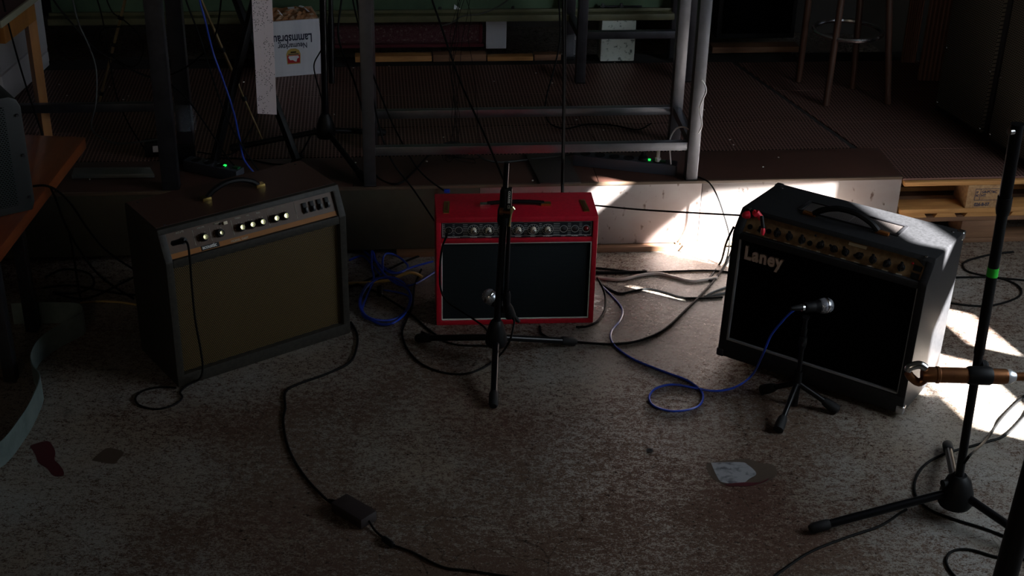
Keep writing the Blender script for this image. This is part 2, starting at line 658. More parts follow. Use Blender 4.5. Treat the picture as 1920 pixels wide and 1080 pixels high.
# ------------------------------------------------------------------ room shell
struct(MB().box((0, 4.0, -.03), (8.4, 11, .06)).build('floor', M_floor, smooth=False))
struct(MB().box((-.2, 8.05, 2.5), (8.4, .12, 5.0)).build('wall_back', M_wall, smooth=False))
struct(MB().box((-3.6, 4.0, 2.5), (.12, 9, 5.0)).build('wall_left', M_wallgrey, smooth=False))
struct(MB().prism([(-4.65, -7), (6.62, -7), (1.98, 8.05), (1.98, 9.5), (-4.65, 9.5)], lambda x, y: (x, y, 5.01), lambda x, y: (x, y, 5.11)).build('ceiling', M_wallgrey, smooth=False))

# right wall: unseen window wall, its gaps shaped to place the sun patches
WE = Vector((-.3, .954, 0)).normalized()
WN = Vector((WE.y, -WE.x, 0))
W0 = Vector((3.2, 4.0, 0))
MW = Matrix.Translation(W0) @ Matrix((WE, Vector((0, 0, 1)), WN)).transposed().to_4x4()   # x along wall, y up, z outwards
OPEN = [(-.125, .37, 1.27, 2.052), (-.40, -.075, 1.135, 1.26), (-.95, -.60, 1.54, 1.81),
        (-1.125, -.55, 1.31, 1.52), (-.97, -.57, 2.052, 2.195), (-.36, -.19, 2.372, 2.47)]
ss = sorted({-11.3, 4.2} | {o[0] for o in OPEN} | {o[1] for o in OPEN})
zs = sorted({0., 5.08} | {o[2] for o in OPEN} | {o[3] for o in OPEN})
wb = MB()
for i in range(len(ss) - 1):
    j = 0
    while j < len(zs) - 1:
        def is_open(j):
            a, b = (ss[i] + ss[i + 1]) / 2, (zs[j] + zs[j + 1]) / 2
            return any(o[0] < a < o[1] and o[2] < b < o[3] for o in OPEN)
        if is_open(j):
            j += 1
            continue
        k = j
        while k < len(zs) - 1 and not is_open(k):
            k += 1
        wb.box(((ss[i] + ss[i + 1]) / 2, (zs[j] + zs[k]) / 2, .01), (ss[i + 1] - ss[i] + .0006, zs[k] - zs[j], .02), M=MW)
        j = k
wb.prism([(.02, 2.06), (.385, 2.06), (.385, 2.045 - 1.24 * .365), (.02, 2.045)], lambda x, y: (x, y, .022), lambda x, y: (x, y, .040), 0, MW)  # slanted board added to trim the sunbeam at the stage edge
struct(wb.build('wall_right', M_wallgrey, smooth=False))

# ------------------------------------------------------------------ stage platform
SA = math.radians(6.06)
H = .29
MS = Matrix.Translation((0, 5.041, 0)) @ Matrix.Rotation(SA, 4, 'Z')       # stage frame: x along the edge, y into the stage
MSI = MS.inverted()


def sl(px, py, z=H):
    q = MSI @ G(px, py, z)
    return q.x, q.y


uL, uR = -2.6, sl(1690, 340)[0] + .018
uSeam = sl(1320, 345)[0]
vMat = .30
stage = thing('stage_platform', 'low dark stage with perforated floor plates and a sheet metal front', 'stage', MS.translation, (0, 0, SA))


def st(mb, name, m, **k):
    return mb.build(name, m, stage, **k)


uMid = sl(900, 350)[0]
for a, b, m_ in ((uL, uMid - .001, M_fascia_shaded), (uMid + .001, uSeam - .001, M_fascia), (uSeam + .001, uR, M_fascia)):
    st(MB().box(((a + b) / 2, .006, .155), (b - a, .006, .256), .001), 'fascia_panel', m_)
st(MB().box(((uL + uR) / 2, .006, .2875), (uR - uL, .012, .011), .001), 'edge_strip', M_strip)
for a, b in ((uL, -.62), (-.618, .33), (.332, uR)):
    st(MB().box(((a + b) / 2, .012 + vMat / 2, H - .004), (b - a, vMat - .001, .008), .001), 'edge_board', M_grass)
# perforated plates, one by one
cols = [(uL, 0), (-1.34, -.12), (-.47, -.12), (.40, -.12), (1.445, -.23)]
rows = [vMat + .014, .63, 1.02, 1.42]
pw = random.Random(3)
ed = lambda c, y: c[0] + c[1] * (y - .3)     # the joints of the plates run slightly askew to the edge
for i in range(4):
    for j in range(3):
        a, b = cols[i], cols[i + 1]
        y0, y1 = rows[j] + .0015, rows[j + 1] - .0015
        dz = pw.uniform(-.0012, .0012)
        pl = [(ed(a, y0) + .0015, y0), (ed(b, y0) - .0015, y0), (ed(b, y1) - .0015, y1), (ed(a, y1) + .0015, y1)]
        st(MB().prism(pl, lambda x, y: (x, y, H - .006 + dz), lambda x, y: (x, y, H + dz), .0007, seg=1), 'perforated_plate', M_perf)
c0, c1 = (1.447, -.23), (1.473, -.23)
st(MB().prism([(ed(c0, .314), .314), (ed(c1, .314), .314), (ed(c1, 1.42), 1.42), (ed(c0, 1.42), 1.42)], lambda x, y: (x, y, H - .016), lambda x, y: (x, y, H - .008)), 'joint_strip', M_dark)
c1 = (1.476, -.23)
for (y0, y1) in ((.0, .30), (.302, .62), (.622, 1.02), (1.022, 1.42)):
    pl = [(ed(c1, y0), y0), (2.9, y0), (2.9, y1), (ed(c1, y1), y1)] if y0 > .1 else [(uR + .003, y0), (2.9, y0), (2.9, y1), (uR + .003, y1)]
    st(MB().prism(pl, lambda x, y: (x, y, H - .012), lambda x, y: (x, y, H - .004), .0007, seg=1), 'perforated_plate', M_perf)
st(MB().box(((uL + uR) / 2, .86, .14), (uR - uL - .02, 1.50, .26)), 'light_block_core', M_dark, smooth=False)  # hidden dark core added to block light under the plates
st(MB().box(((uR + 2.9) / 2, 1.1, .14), (2.9 - uR, 1.0, .26)), 'light_block_core', M_dark, smooth=False)
p0, p1 = sl(1128, 482, .012), sl(1310, 480, .012)
st(MB().box(((p0[0] + .75) / 2 - .35, .004, .012), (.75 - p0[0] + .9, .05, .022), .002), 'floor_batten', M_pinedark)
st(MB().box((uSeam + .06, .006, .020), (.30, .03, .016), .003), 'splintered_batten', M_chip)

# pallets under the right end of the stage
def pallet(z0, wood, label, marks, hh=.131):
    x0, x1 = uR + .008, uR + .96
    pr = thing('wooden_pallet', label, 'pallet', MS @ Vector(((x0 + x1) / 2, .3, z0)), (0, 0, SA), 'wooden pallets under the stage end')
    o = Vector(((x0 + x1) / 2, .3, z0))
    L = x1 - x0
    def bd(c, d, n, m, bev=.002):
        return MB().box(Vector(c) - o - Vector((0, .022, 0)), d, bev).build(n, m, pr)
    for k in range(3):
        bd(((x0 + x1) / 2, .075 + k * .215, z0 + hh), (L, .13, .018), 'deck_board', wood)
    for k in range(3):
        bd(((x0 + x1) / 2, .06 + k * .22, z0 + .011), (L, .10, .020), 'base_board', wood)
    for k in range(2):
        bd((x0 + .345 + k * .40, .075, z0 + hh / 2 + .006), (.16, .13, hh - .030), 'block', M_chip if marks else M_pinedark, .006)
    return pr, o


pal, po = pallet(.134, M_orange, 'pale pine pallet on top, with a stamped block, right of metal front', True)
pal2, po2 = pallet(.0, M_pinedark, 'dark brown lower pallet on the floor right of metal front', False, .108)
# notched spacer board between the two pallets
sk = MB()
x0 = uR + .01
for a, b in ((0, .10), (.155, .225), (.28, .42), (.47, .92)):
    sk.prism([(a - .012, 0), (b + .012, 0), (b, .017), (a, .017)], lambda x, z: (x0 + x - po2.x, -.010 - po2.y, .1175 + z - po2.z), lambda x, z: (x0 + x - po2.x, .07 - po2.y, .1175 + z - po2.z))
sk.build('notched_board', M_orange, pal2, smooth=False)
# stamp on the visible block
bx = uR + .008 + .345
MT = Matrix.Translation(Vector((bx, -.0125, .134 + .025)) - po) @ Matrix.Rotation(math.pi / 2, 4, 'X')
tx = MB().text('026-8-07', .019, MT @ Matrix.Translation((-.044, .006, 0)), off=.0006, sx=.9)
tx.text('GB-FC96C', .015, MT @ Matrix.Translation((-.022, .062, 0)), off=.0004, sx=.95)
tx.text('HT', .015, MT @ Matrix.Translation((-.022, .046, 0)), off=.0004)
tx.text('IP\nPC', .015, MT @ Matrix.Translation((-.044, .060, 0)), off=.0003, sx=.8)
for (cx, cy, dx, dy) in ((.005, .080, .104, .0018), (.005, .031, .104, .0018), (-.047, .0555, .0018, .05), (-.026, .0555, .0018, .05), (.057, .0555, .0018, .05)):
    tx.box((cx, cy, 0), (dx, dy, .0008), M=MT)
tx.build('stamp', M_ink, pal, smooth=False)


# ------------------------------------------------------------------ guitar amplifiers
def amp_shell(W, D, Hh, h1, d1, t, bot, rails, m, root, top_t=.02, bev=.004):
    """side panels, top, bottom rail, cross rails and back as one cabinet; y points to the back"""
    mb = MB()
    prof = [(0, 0), (0, h1), (d1, Hh), (D, Hh), (D, 0)] if d1 > .002 else [(0, 0), (0, Hh), (D, Hh), (D, 0)]
    for s in (-1, 1):
        xa, xb = s * W / 2, s * (W / 2 - t)
        mb.prism(prof, lambda y, z: (xa, y, z), lambda y, z: (xb, y, z), bev)
    k = d1 / max(Hh - h1, 1e-6)
    yt = lambda z: max(0, (z - h1) * k)
    zb = Hh - top_t
    mb.prism([(yt(zb) - .0008, zb), (d1 - .0008, Hh + .0009), (D + .0005, Hh + .0009), (D + .0005, zb)], lambda y, z: (-W / 2 + .001, y, z), lambda y, z: (W / 2 - .001, y, z), bev)
    mb.prism([(-.0008, -.0005), (-.0008, bot), (D, bot), (D, -.0005)], lambda y, z: (-W / 2 + .001, y, z), lambda y, z: (W / 2 - .001, y, z), bev)
    for z0, z1 in rails:
        mb.prism([(yt(z0), z0), (yt(z1), z1), (D * .5, z1), (D * .5, z0)], lambda y, z: (-W / 2 + t, y, z), lambda y, z: (W / 2 - t, y, z), .003)
    mb.box((0, D - .012, Hh / 2), (W - .01, .016, Hh - .01))
    return mb.build('cabinet', m, root)


def panel_frame(h1, d1, Hh, inset):
    """x right, y up the slope, z outwards; origin on the kink line"""
    up = Vector((0, d1, Hh - h1)).normalized()
    rt = Vector((1, 0, 0))
    nn = rt.cross(up)
    M = Matrix((rt, up, nn)).transposed().to_4x4()
    M.translation = Vector((0, 0, h1)) - nn * inset
    return M, Vector((0, d1, Hh - h1)).length


def knob(root, M, skirt, cap, mat_s, mat_c, h=.018, pointer=False):
    kb = MB()
    if pointer:
        kb.lathe([(skirt * 1.0, 0), (skirt * 1.0, .003), (skirt * .72, .005), (skirt * .62, h), (skirt * .5, h + .001)], M, 16)
        kb.box((0, 0, h * .55), (skirt * .62, skirt * 2.5, h * .9), .002, M=M)
    else:
        kb.lathe([(skirt, 0), (skirt, h * .75), (skirt * .86, h)], M, 18)
    o = kb.build('knob', mat_s, root)
    if cap:
        MB().lathe([(cap, h), (cap, h + .004), (cap * .85, h + .005), (cap * .2, h + .0045)], M, 18).build('knob_cap', mat_c, o)
    return o


# ---- brown combo on the left
A_loc, A_yaw, A_W, A_D, A_H, A_h1, A_d1 = (-.8296, 4.1789, 0), .6416, .654, .303, .5537, .4559, .0474
acu = thing('guitar_amplifier', 'brown and black combo amplifier with gold knobs and tan grille, left of three', 'amplifier', A_loc, (0, 0, A_yaw), 'combo amplifiers on the floor')
amp_shell(A_W, A_D, A_H, A_h1, A_d1, .026, .042, [(.432, A_h1 + .004)], M_acoustic, acu, .016)
MB().box((0, (A_d1 + A_D) / 2 + .006, A_H + .0014), (A_W - .010, A_D - A_d1 - .020, .0014)).build('top_cover', M_actop, acu, smooth=False)
MB().box((0, .024, .237), (A_W - .05, .008, .394), .003).build('speaker_grille', M_acgrille, acu)
for sx in (-1, 1):
    for y in (.03, A_D - .03):
        MB().lathe([(.012, -.0), (.014, .006)], Matrix.Translation((sx * (A_W / 2 - .05), y, -.004))).build('rubber_foot', M_rubber, acu)
MP, PL = panel_frame(A_h1, A_d1, A_H, .010)
pwid = A_W - .054
MB().box((0, PL / 2 - .003, -.004), (pwid, PL - .016, .006), M=MP).build('control_panel', M_acpanel, acu)
MB().box((0, .016, -.0005), (pwid, .019, .0015), M=MP).build('stripe', M_acorange, acu, smooth=False)
U = lambda u: (u - .5) * pwid
for u in (.20, .293, .417, .478, .54, .623, .682):
    knob(acu, MP @ Matrix.Translation((U(u), .052, 0)), .0135, .0095 if u != .293 else .007, M_black, M_paleb, .019)
for u in (.815, .861, .907, .954):
    r_ = MB().box((U(u), .060, .003), (.014, .036, .006), .001, M=MP).build('rocker_switch', M_black, acu)
    MB().box((U(u) + .001, .054, .0075), (.009, .016, .005), .001, M=MP @ Matrix.Rotation(.06, 4, 'X')).build('rocker_button', M_blackgloss, r_)
MB().box((U(.34), .079, .003), (.014, .010, .006), .001, M=MP).build('push_switch', M_ivory, acu)
MB().lathe([(.0035, 0), (.0035, .003), (.001, .0045)], MP @ Matrix.Translation((U(.31), .080, 0)), 10).build('indicator_lamp', M_rubber, acu)
MB().lathe([(.012, 0), (.012, .004), (.006, .005)], MP @ Matrix.Translation((U(.085), .058, 0)), 16).build('input_jack', M_black, acu)
lt = MB()
lt.text('INPUTS', .008, MP @ Matrix.Translation((U(.085) - .016, .084, 0)), .0003)
for u, s_ in ((.20, 'VOLUME'), (.293, 'BRIGHT'), (.417, 'TREBLE'), (.478, 'MID'), (.54, 'BASS'), (.623, 'REVERB'), (.682, 'MASTER')):
    lt.text(s_, .0065, MP @ Matrix.Translation((U(u), .082, 0)), .0003, align='CENTER')
    for k in range(9):
        an = math.radians(-40 + k * 32.5)
        lt.box((U(u) + .018 * math.cos(an), .052 + .018 * math.sin(an), 0), (.0018, .0018, .0006), M=MP)
lt.text('MODEL G60T', .0095, MP @ Matrix.Translation((U(.345), .0125, .0005)), .0003, sx=1.1)
for u in (.15, .245, .375, .59, .76):
    lt.box((U(u), .058, 0), (.0007, .05, .0005), M=MP)
lt.build('panel_lettering', M_cream, acu, smooth=False)
MB().box((U(.225), .0185, .001), (.062, .015, .002), M=MP).build('badge', M_black, acu).__setitem__('label', 'small black badge with pale lettering')
MB().text('acoustic', .0165, MP @ Matrix.Translation((U(.225) - .028, .0150, .0022)), .0005, .0004, .92).build('badge_lettering', M_white, acu)
hz = A_H
for sx in (-1, 1):
    MB().box((sx * .098, .175, hz + .007), (.032, .026, .013), .003).build('handle_bracket', M_brass, acu)
hp = smoothpath([(-.092, .175, hz + .010), (-.07, .175, hz + .028), (-.03, .175, hz + .043), (.0, .175, hz + .046), (.03, .175, hz + .043), (.07, .175, hz + .028), (.092, .175, hz + .010)], 5)
MB().tube(hp, .0095, 8).build('handle', M_black, acu)
for sx, y in ((-1, .28), (1, .28), (-1, .07), (1, .07)):
    MB().lathe([(.006, 0), (.006, .002), (.003, .004)], Matrix.Translation((sx * .29, y, hz)), 10).build('screw', M_darksteel, acu)

# ---- red combo in the middle
R_loc, R_yaw, R_W, R_D, R_H = (.014, 4.4651, 0), .0835, .5651, .205, .4232
red = thing('guitar_amplifier', 'bright red combo amplifier with striped knob panel behind the central mic stand', 'amplifier', R_loc, (0, 0, R_yaw), 'combo amplifiers on the floor')
amp_shell(R_W, R_D, R_H, R_H - .001, .0005, .018, .017, [(.325, .341)], M_redvinyl, red, .019, .004)
MB().box((0, .016, .171), (R_W - .03, .008, .312), .002).build('speaker_grille', M_redgrille, red)
pip = MB()
gx0, gx1, gz0, gz1 = -R_W / 2 + .0205, R_W / 2 - .0205, .0195, .3225
for (cx, cz, dx, dz) in (((gx0 + gx1) / 2, gz0, gx1 - gx0, .004), ((gx0 + gx1) / 2, gz1, gx1 - gx0, .004), (gx0, (gz0 + gz1) / 2, .004, gz1 - gz0), (gx1, (gz0 + gz1) / 2, .004, gz1 - gz0)):
    pip.box((cx, .006, cz), (dx, .006, dz), .001)
pip.build('white_piping', M_white, red)
MPR = Matrix((Vector((1, 0, 0)), Vector((0, 0, 1)), Vector((0, -1, 0)))).transposed().to_4x4()
MPR.translation = Vector((0, .008, .3725))
MB().box((0, 0, -.003), (R_W - .036, .0615, .006), M=MPR).build('control_panel', M_redpanel, red)
X = lambda cx: (cx / 5.647 - 170.5) * .00184
ln = MB()
for k in range(7):
    z = -.021 + k * .0068
    xs = sorted([(X(c) - wd, X(c) + wd) for c, wd in ((232, .0135), (340, .0145), (497, .0205), (655, .0205), (815, .0205), (975, .0205), (1135, .0205), (1290, .0205), (1463, .014), (1585, .0145), (1705, .0145))])
    x = -R_W / 2 + .024
    for a, b in xs + [(R_W / 2 - .024, 9)]:
        if a - x > .002:
            ln.box(((a + x) / 2, z + .001, .0002), (a - x, .0011, .0006), M=MPR)
        x = b
for z in (.0275, -.0245):
    ln.box((0, z, .0002), (R_W - .046, .0011, .0006), M=MPR)
for x in (-R_W / 2 + .023, R_W / 2 - .023):
    ln.box((x, .0015, .0002), (.0011, .052, .0006), M=MPR)
def ring(mb, M, r, w_=.0012, n=24):
    vs, fs = [], []
    for k in range(n):
        a = 2 * math.pi * k / n
        vs += [((r - w_ / 2) * math.cos(a), (r - w_ / 2) * math.sin(a), .0006), ((r + w_ / 2) * math.cos(a), (r + w_ / 2) * math.sin(a), .0006)]
        j = (k + 1) % n
        fs.append((2 * k, 2 * k + 1, 2 * j + 1, 2 * j))
    mb.faces(vs, fs, M)
for c in (497, 655, 815, 975, 1135, 1290):
    Mk = MPR @ Matrix.Translation((X(c), 0, 0))
    ring(ln, Mk, .0195)
    for k in range(10):
        an = math.radians(-50 + k * 31)
        ln.box((.0150 * math.cos(an), .0150 * math.sin(an), .0006), (.0018, .0024, .0006), M=Mk)
for c in (232, 340, 1463, 1585, 1705):
    ring(ln, MPR @ Matrix.Translation((X(c), 0, 0)), .0128)
for c, s_ in ((286, 'INSTRUMENTS'), (497, 'VOLUME'), (655, 'TREBLE'), (815, 'BASS'), (975, 'REVERB'), (1135, 'SPEED'), (1290, 'INTENSITY'), (1463, 'STBY'), (1585, 'POWER'), (1705, 'P.L.')):
    ln.text(s_, .0062, MPR @ Matrix.Translation((X(c), -.0285, .0004)), .0003, .00015, 1.05, 'CENTER')
ln.build('panel_lettering', M_white, red, smooth=False)
for c in (497, 655, 815, 975, 1135, 1290):
    knob(red, MPR @ Matrix.Translation((X(c), 0, 0)), .0105, .0072, M_knobcream, M_chrome, .016)
for c in (232, 340):
    MB().lathe([(.011, 0), (.011, .002), (.0075, .003), (.0075, .006), (.003, .006), (.003, .001)], MPR @ Matrix.Translation((X(c), 0, 0)), 16).build('input_jack', M_black if c == 232 else M_darksteel, red)
for c, m_ in ((1463, M_darksteel), (1585, M_chrome)):
    o_ = MB().lathe([(.009, 0), (.009, .003), (.006, .005)], MPR @ Matrix.Translation((X(c), 0, 0)), 16).build('toggle_switch', M_darksteel, red)
    MB().rod(MPR @ Vector((X(c), 0, .004)), MPR @ Vector((X(c), .007, .016)), [(0, .002), (.8, .003), (1, .002)]).build('toggle_lever', m_, o_)
MB().lathe([(.010, 0), (.010, .003), (.008, .006), (.004, .0095)], MPR @ Matrix.Translation((X(1705), 0, 0)), 16).build('pilot_lamp', mat('dark_red_lens', (.12, .006, .006), .2), red)
for sx, cx in ((-1, -.107), (1, .107)):
    MB().box((cx, .098, R_H + .005), (.036, .020, .010), .002).build('handle_bracket', M_chrome if sx < 0 else M_brass, red)
MB().tube(smoothpath([(-.10, .098, R_H + .009), (-.06, .098, R_H + .013), (0, .098, R_H + .015), (.06, .098, R_H + .013), (.10, .098, R_H + .009)], 5), .0075, 8).build('handle', M_black, red)
for sx in (-1, 1):
    p_ = MB().prism([(-.010, -.05), (.010, -.05), (.010, .05), (-.010, .05)], lambda x, y: (x, y, 0), lambda x, y: (x, y, .004), .002, Matrix.Translation((sx * .243, .085, R_H)) @ Matrix.Rotation(sx * .06, 4, 'Z')).build('vent_plate', M_brass, red)
    MB().prism([(-.005, -.035), (.005, -.035), (.005, .035), (-.005, .035)], lambda x, y: (x, y, .004), lambda x, y: (x, y, .0055), 0, Matrix.Translation((sx * .243, .085, R_H)) @ Matrix.Rotation(sx * .06, 4, 'Z')).build('plate_slot', M_bronze, p_)
    for y in (.04, .165):
        MB().lathe([(.011, 0), (.013, .006)], Matrix.Translation((sx * .24, y, -.004))).build('rubber_foot', M_rubber, red)

# ---- black combo on the right, leaning back on its heel
L_W, L_D, L_H, L_h1, L_d1, L_t = .6632, .348, .5308, .4591, .0543, .06
lan = thing('guitar_amplifier', 'large black combo amplifier with gold panel and pointer knobs, in the sun at right', 'amplifier',
            (.991, 4.0682, L_D * math.sin(L_t)), (-L_t, 0, -.5744), 'combo amplifiers on the floor')
amp_shell(L_W, L_D, L_H, L_h1, L_d1, .028, .062, [(.438, L_h1 + .002)], M_laney, lan, .014, .006)
MB().box((0, .020, .25), (L_W - .05, .008, .39), .002).build('speaker_grille', M_lgrille, lan)
pip = MB()
M_pip = mat('grey_piping', (.26, .265, .28), .4)
gx0, gx1 = -L_W / 2 + .030, L_W / 2 - .030
pip.box((0, .008, .066), (gx1 - gx0, .012, .007), .002).box((gx0, .008, .25), (.007, .012, .375), .002).box((gx1, .010, .25), (.003, .008, .375), .001)
pip.build('grille_piping', M_pip, lan)
ML, LL = panel_frame(L_h1, L_d1, L_H, .014)
lw = L_W - .058
MB().prism([(-lw / 2, .004), (lw / 2, .004), (lw / 2, .058), (lw / 2 - .035, .078), (-lw / 2 + .035, .078), (-lw / 2, .060)], lambda x, y: (x, y, -.004), lambda x, y: (x, y, 0), 0, ML).build('control_panel', M_gold, lan)
MB().box((0, .0025, .003), (lw, .003, .006), .001, M=ML).build('gold_trim', mat('copper_trim', (.60, .20, .04), .25, .9), lan)
MB().prism([(lw / 2 + .001, .056), (lw / 2 + .001, .086), (-lw / 2 - .001, .086), (-lw / 2 - .001, .058), (-lw / 2 + .034, .080), (lw / 2 - .034, .080)], lambda x, y: (x, y, -.002), lambda x, y: (x, y, .012), 0, ML).build('panel_surround', M_laney, lan)
U = lambda u: (u - .5) * lw
for i, u in enumerate((.10, .19, .26, .333, .44, .515, .58, .656, .732, .81, .886)):
    rot_ = (-.5, .1, .15, .1, -.45, 1.1, .5, -1.1, .1, -.4, .0)[i]
    knob(lan, ML @ Matrix.Translation((U(u), .037, 0)) @ Matrix.Rotation(rot_, 4, 'Z'), .0125, .004, M_blackgloss, M_blackgloss, .017, True)
for u, y in ((.03, .034), (.14, .036), (.38, .034)):
    MB().lathe([(.009, 0), (.009, .003), (.005, .003), (.005, .0005)], ML @ Matrix.Translation((U(u), y, 0)), 14).build('jack_socket', M_black, lan)
MB().lathe([(.004, 0), (.004, .003), (.002, .005)], ML @ Matrix.Translation((U(.395), .064, 0)), 10).build('indicator_lamp', M_redpanel, lan)
MB().lathe([(.004, 0), (.004, .003), (.002, .005)], ML @ Matrix.Translation((U(.935), .060, 0)), 10).build('indicator_lamp', M_redplug, lan)
for y in (.022, .047):
    MB().box((U(.968), y, .003), (.026, .017, .008), .002, M=ML).build('rocker_switch', M_black, lan)
MB().box((U(.63), .068, .0008), (.060, .010, .0012), M=ML).build('paper_label', M_ivory, lan).__setitem__('label', 'strip of cream tape')
lt = MB()
for u, s_ in ((.03, 'INPUT'), (.14, 'BRIGHT'), (.19, 'GAIN'), (.26, 'VOLUME'), (.333, 'DRIVE'), (.38, 'CHANNEL'), (.44, 'BASS'), (.515, 'MIDDLE'), (.58, 'TREBLE'), (.656, 'REVERB'), (.732, 'PRESENCE'), (.81, 'VOLUME'), (.886, 'MASTER')):
    lt.text(s_, .0055, ML @ Matrix.Translation((U(u), .0125, .0004)), .0003, .0001, 1, 'CENTER')
lt.build('panel_lettering', M_cream, lan, smooth=False)
MLG = Matrix((Vector((1, 0, 0)), Vector((0, 0, 1)), Vector((0, -1, 0)))).transposed().to_4x4()
MLG.translation = Vector((-L_W / 2 + .048, .013, .373))
MB().text('Laney', .064, MLG, .0045, .0004, .84, bevel=.0022, space=1.10).build('logo', M_logo, lan, angle=30)
ht = L_H
MB().prism([(-.16, -.045), (.16, -.045), (.16, .045), (-.16, .045)], lambda x, y: (x, y, 0), lambda x, y: (x, y, .002), 0, Matrix.Translation((.0, .20, ht))).build('vent_grille', M_vent, lan)
fr = MB()
for (cx, cy, dx, dy) in ((0, .152, .345, .010), (0, .248, .345, .010), (-.168, .20, .012, .10), (.168, .20, .012, .10)):
    fr.box((cx, cy, ht + .003), (dx, dy, .005), .0015)
fr.build('vent_frame', mat('black_satin_metal', (.03, .03, .033), .3, .6), lan)
for sx in (-1, 1):
    MB().box((sx * .125, .135, ht + .006), (.045, .018, .010), .002).build('handle_bracket', mat('copper_bracket', (.55, .22, .06), .3, .9), lan)
MB().tube(smoothpath([(-.11, .135, ht + .008), (-.085, .135, ht + .028), (-.04, .135, ht + .046), (0, .135, ht + .050), (.04, .135, ht + .046), (.085, .135, ht + .028), (.11, .135, ht + .008)], 5), .0105, 8).build('handle', M_black, lan)
for sx in (-1, 1):
    for z in (0, L_H):
        for y in ((0, L_D) if z == 0 else (L_D,)):
            MB().box((sx * (L_W / 2 - .011), y + (.011 if y == 0 else -.011), z + (.012 if z == 0 else -.012)), (.028, .028, .030), .007, seg=3).build('corner_protector', M_chrome if sx > 0 else M_darksteel, lan)
    for y in (.05, .31):
        MB().lathe([(.006, 0), (.006, .002), (.003, .004)], Matrix.Translation((sx * .30, y, ht)), 10).build('screw', M_chrome, lan)
        MB().lathe([(.016, 0), (.020, .012)], Matrix.Translation((sx * .24, y, -.010 if y > .1 else -.011))).build('rubber_foot', M_rubber, lan)

# ------------------------------------------------------------------ stands and microphones
def foot_tip(a, b, r=.013, back=.05):
    a, b = Vector(a), Vector(b)
    d = (b - a).normalized()
    return b - d * back, b


def tripod(root, hub, tips, rl, m=M_blackgloss, rfoot=.016):
    """three legs with rubber feet"""
    for t in tips:
        t = Vector(t)
        d = (t - hub).normalized()
        lg = MB().rod(hub + d * .02, t - d * .02, rl)
        o = wpart(lg, 'leg', m, root)
        spart(MB().rod(t - d * .06, t, [(0, rfoot * .85), (.1, rfoot), (.85, rfoot), (1, rfoot * .7)]), 'rubber_foot', M_rubber, root, o)


# ---- central stand in front of the red amplifier
CB = Vector((-.05, 4.20, 0))
cs = thing('microphone_stand', 'black folded boom mic stand standing in front of the red amplifier', 'microphone stand', CB, (0, 0, 0), 'microphone stands')
hub = CB + Vector((0, 0, .095))
tripod(cs, hub, [G(780, 634, .014), G(1080, 640, .014), G(925, 762, .014)], .0115)
pb, pt = AY(934, 612, 4.2), AY(950, 305, 4.2)
wpart(MB().lathe([(.012, .062), (.034, .068), (.038, .080), (.034, .112), (.024, .148), (.016, .162)], Matrix.Translation(CB)), 'base_hub', M_black, cs)
ax = (pt - pb).normalized()
pd = lambda f: pb.lerp(pt, f)
wpart(MB().rod(CB + Vector((0, 0, .10)), pd(.64), .0125), 'lower_pole', M_blackgloss, cs)
wpart(MB().rod(pd(.60), pt, .0088), 'upper_pole', M_blackgloss, cs)
cl = wpart(MB().rod(pd(.64), pd(.855), [(0, .018), (.1, .022), (.35, .022), (.5, .017), (.9, .0165), (1, .012)]), 'clutch', M_black, cs)
nb0 = AY(938, 396, 4.18)
wg = wpart(MB().rod(nb0, nb0 + Vector((.036, -.012, .0)), [(0, .012), (.25, .012), (.26, .0055), (1, .0055)]), 'wing_bolt', M_bronze, cs)
spart(MB().rod(AY(960, 390, 4.165), AY(955, 424, 4.165), [(0, .006), (.15, .007), (.3, .003), (.9, .0025), (1, .004)]).rod(AY(960, 388, 4.165), AY(964, 393, 4.165), .006), 'wing_lever', M_paleb, cs, wg)
# folded boom arm beside the pole
b0, b1 = AY(957, 352, 4.19), AY(949, 560, 4.19)
ba = wpart(MB().rod(b0, b1, .0068), 'boom_arm', M_blackgloss, cs)
Mst = Matrix((( -ax), Vector((ax.z, 0, -ax.x)).normalized(), Vector((0, -1, 0)))).transposed().to_4x4()
Mst.translation = AY(953, 362, 4.17)
spart(MB().box((.040, 0, -.004), (.10, .011, .004), M=Mst), 'printed_sleeve', M_black, cs, ba)
spart(MB().text('COULISSE  CD', .0098, Mst @ Matrix.Translation((-.006, .0004, -.0018)), .0003, .0003, 1.0), 'sleeve_lettering', M_white, cs, ba)
wpart(MB().rod(AY(950, 545, 4.19), AY(950, 572, 4.20), [(0, .010), (.3, .014), (1, .012)]), 'clip_joint', M_black, cs)
wpart(MB().rod(AY(950, 568, 4.20), AY(957, 592, 4.215), [(0, .011), (.4, .017), (1, .019)]), 'microphone_clip', M_black, cs)


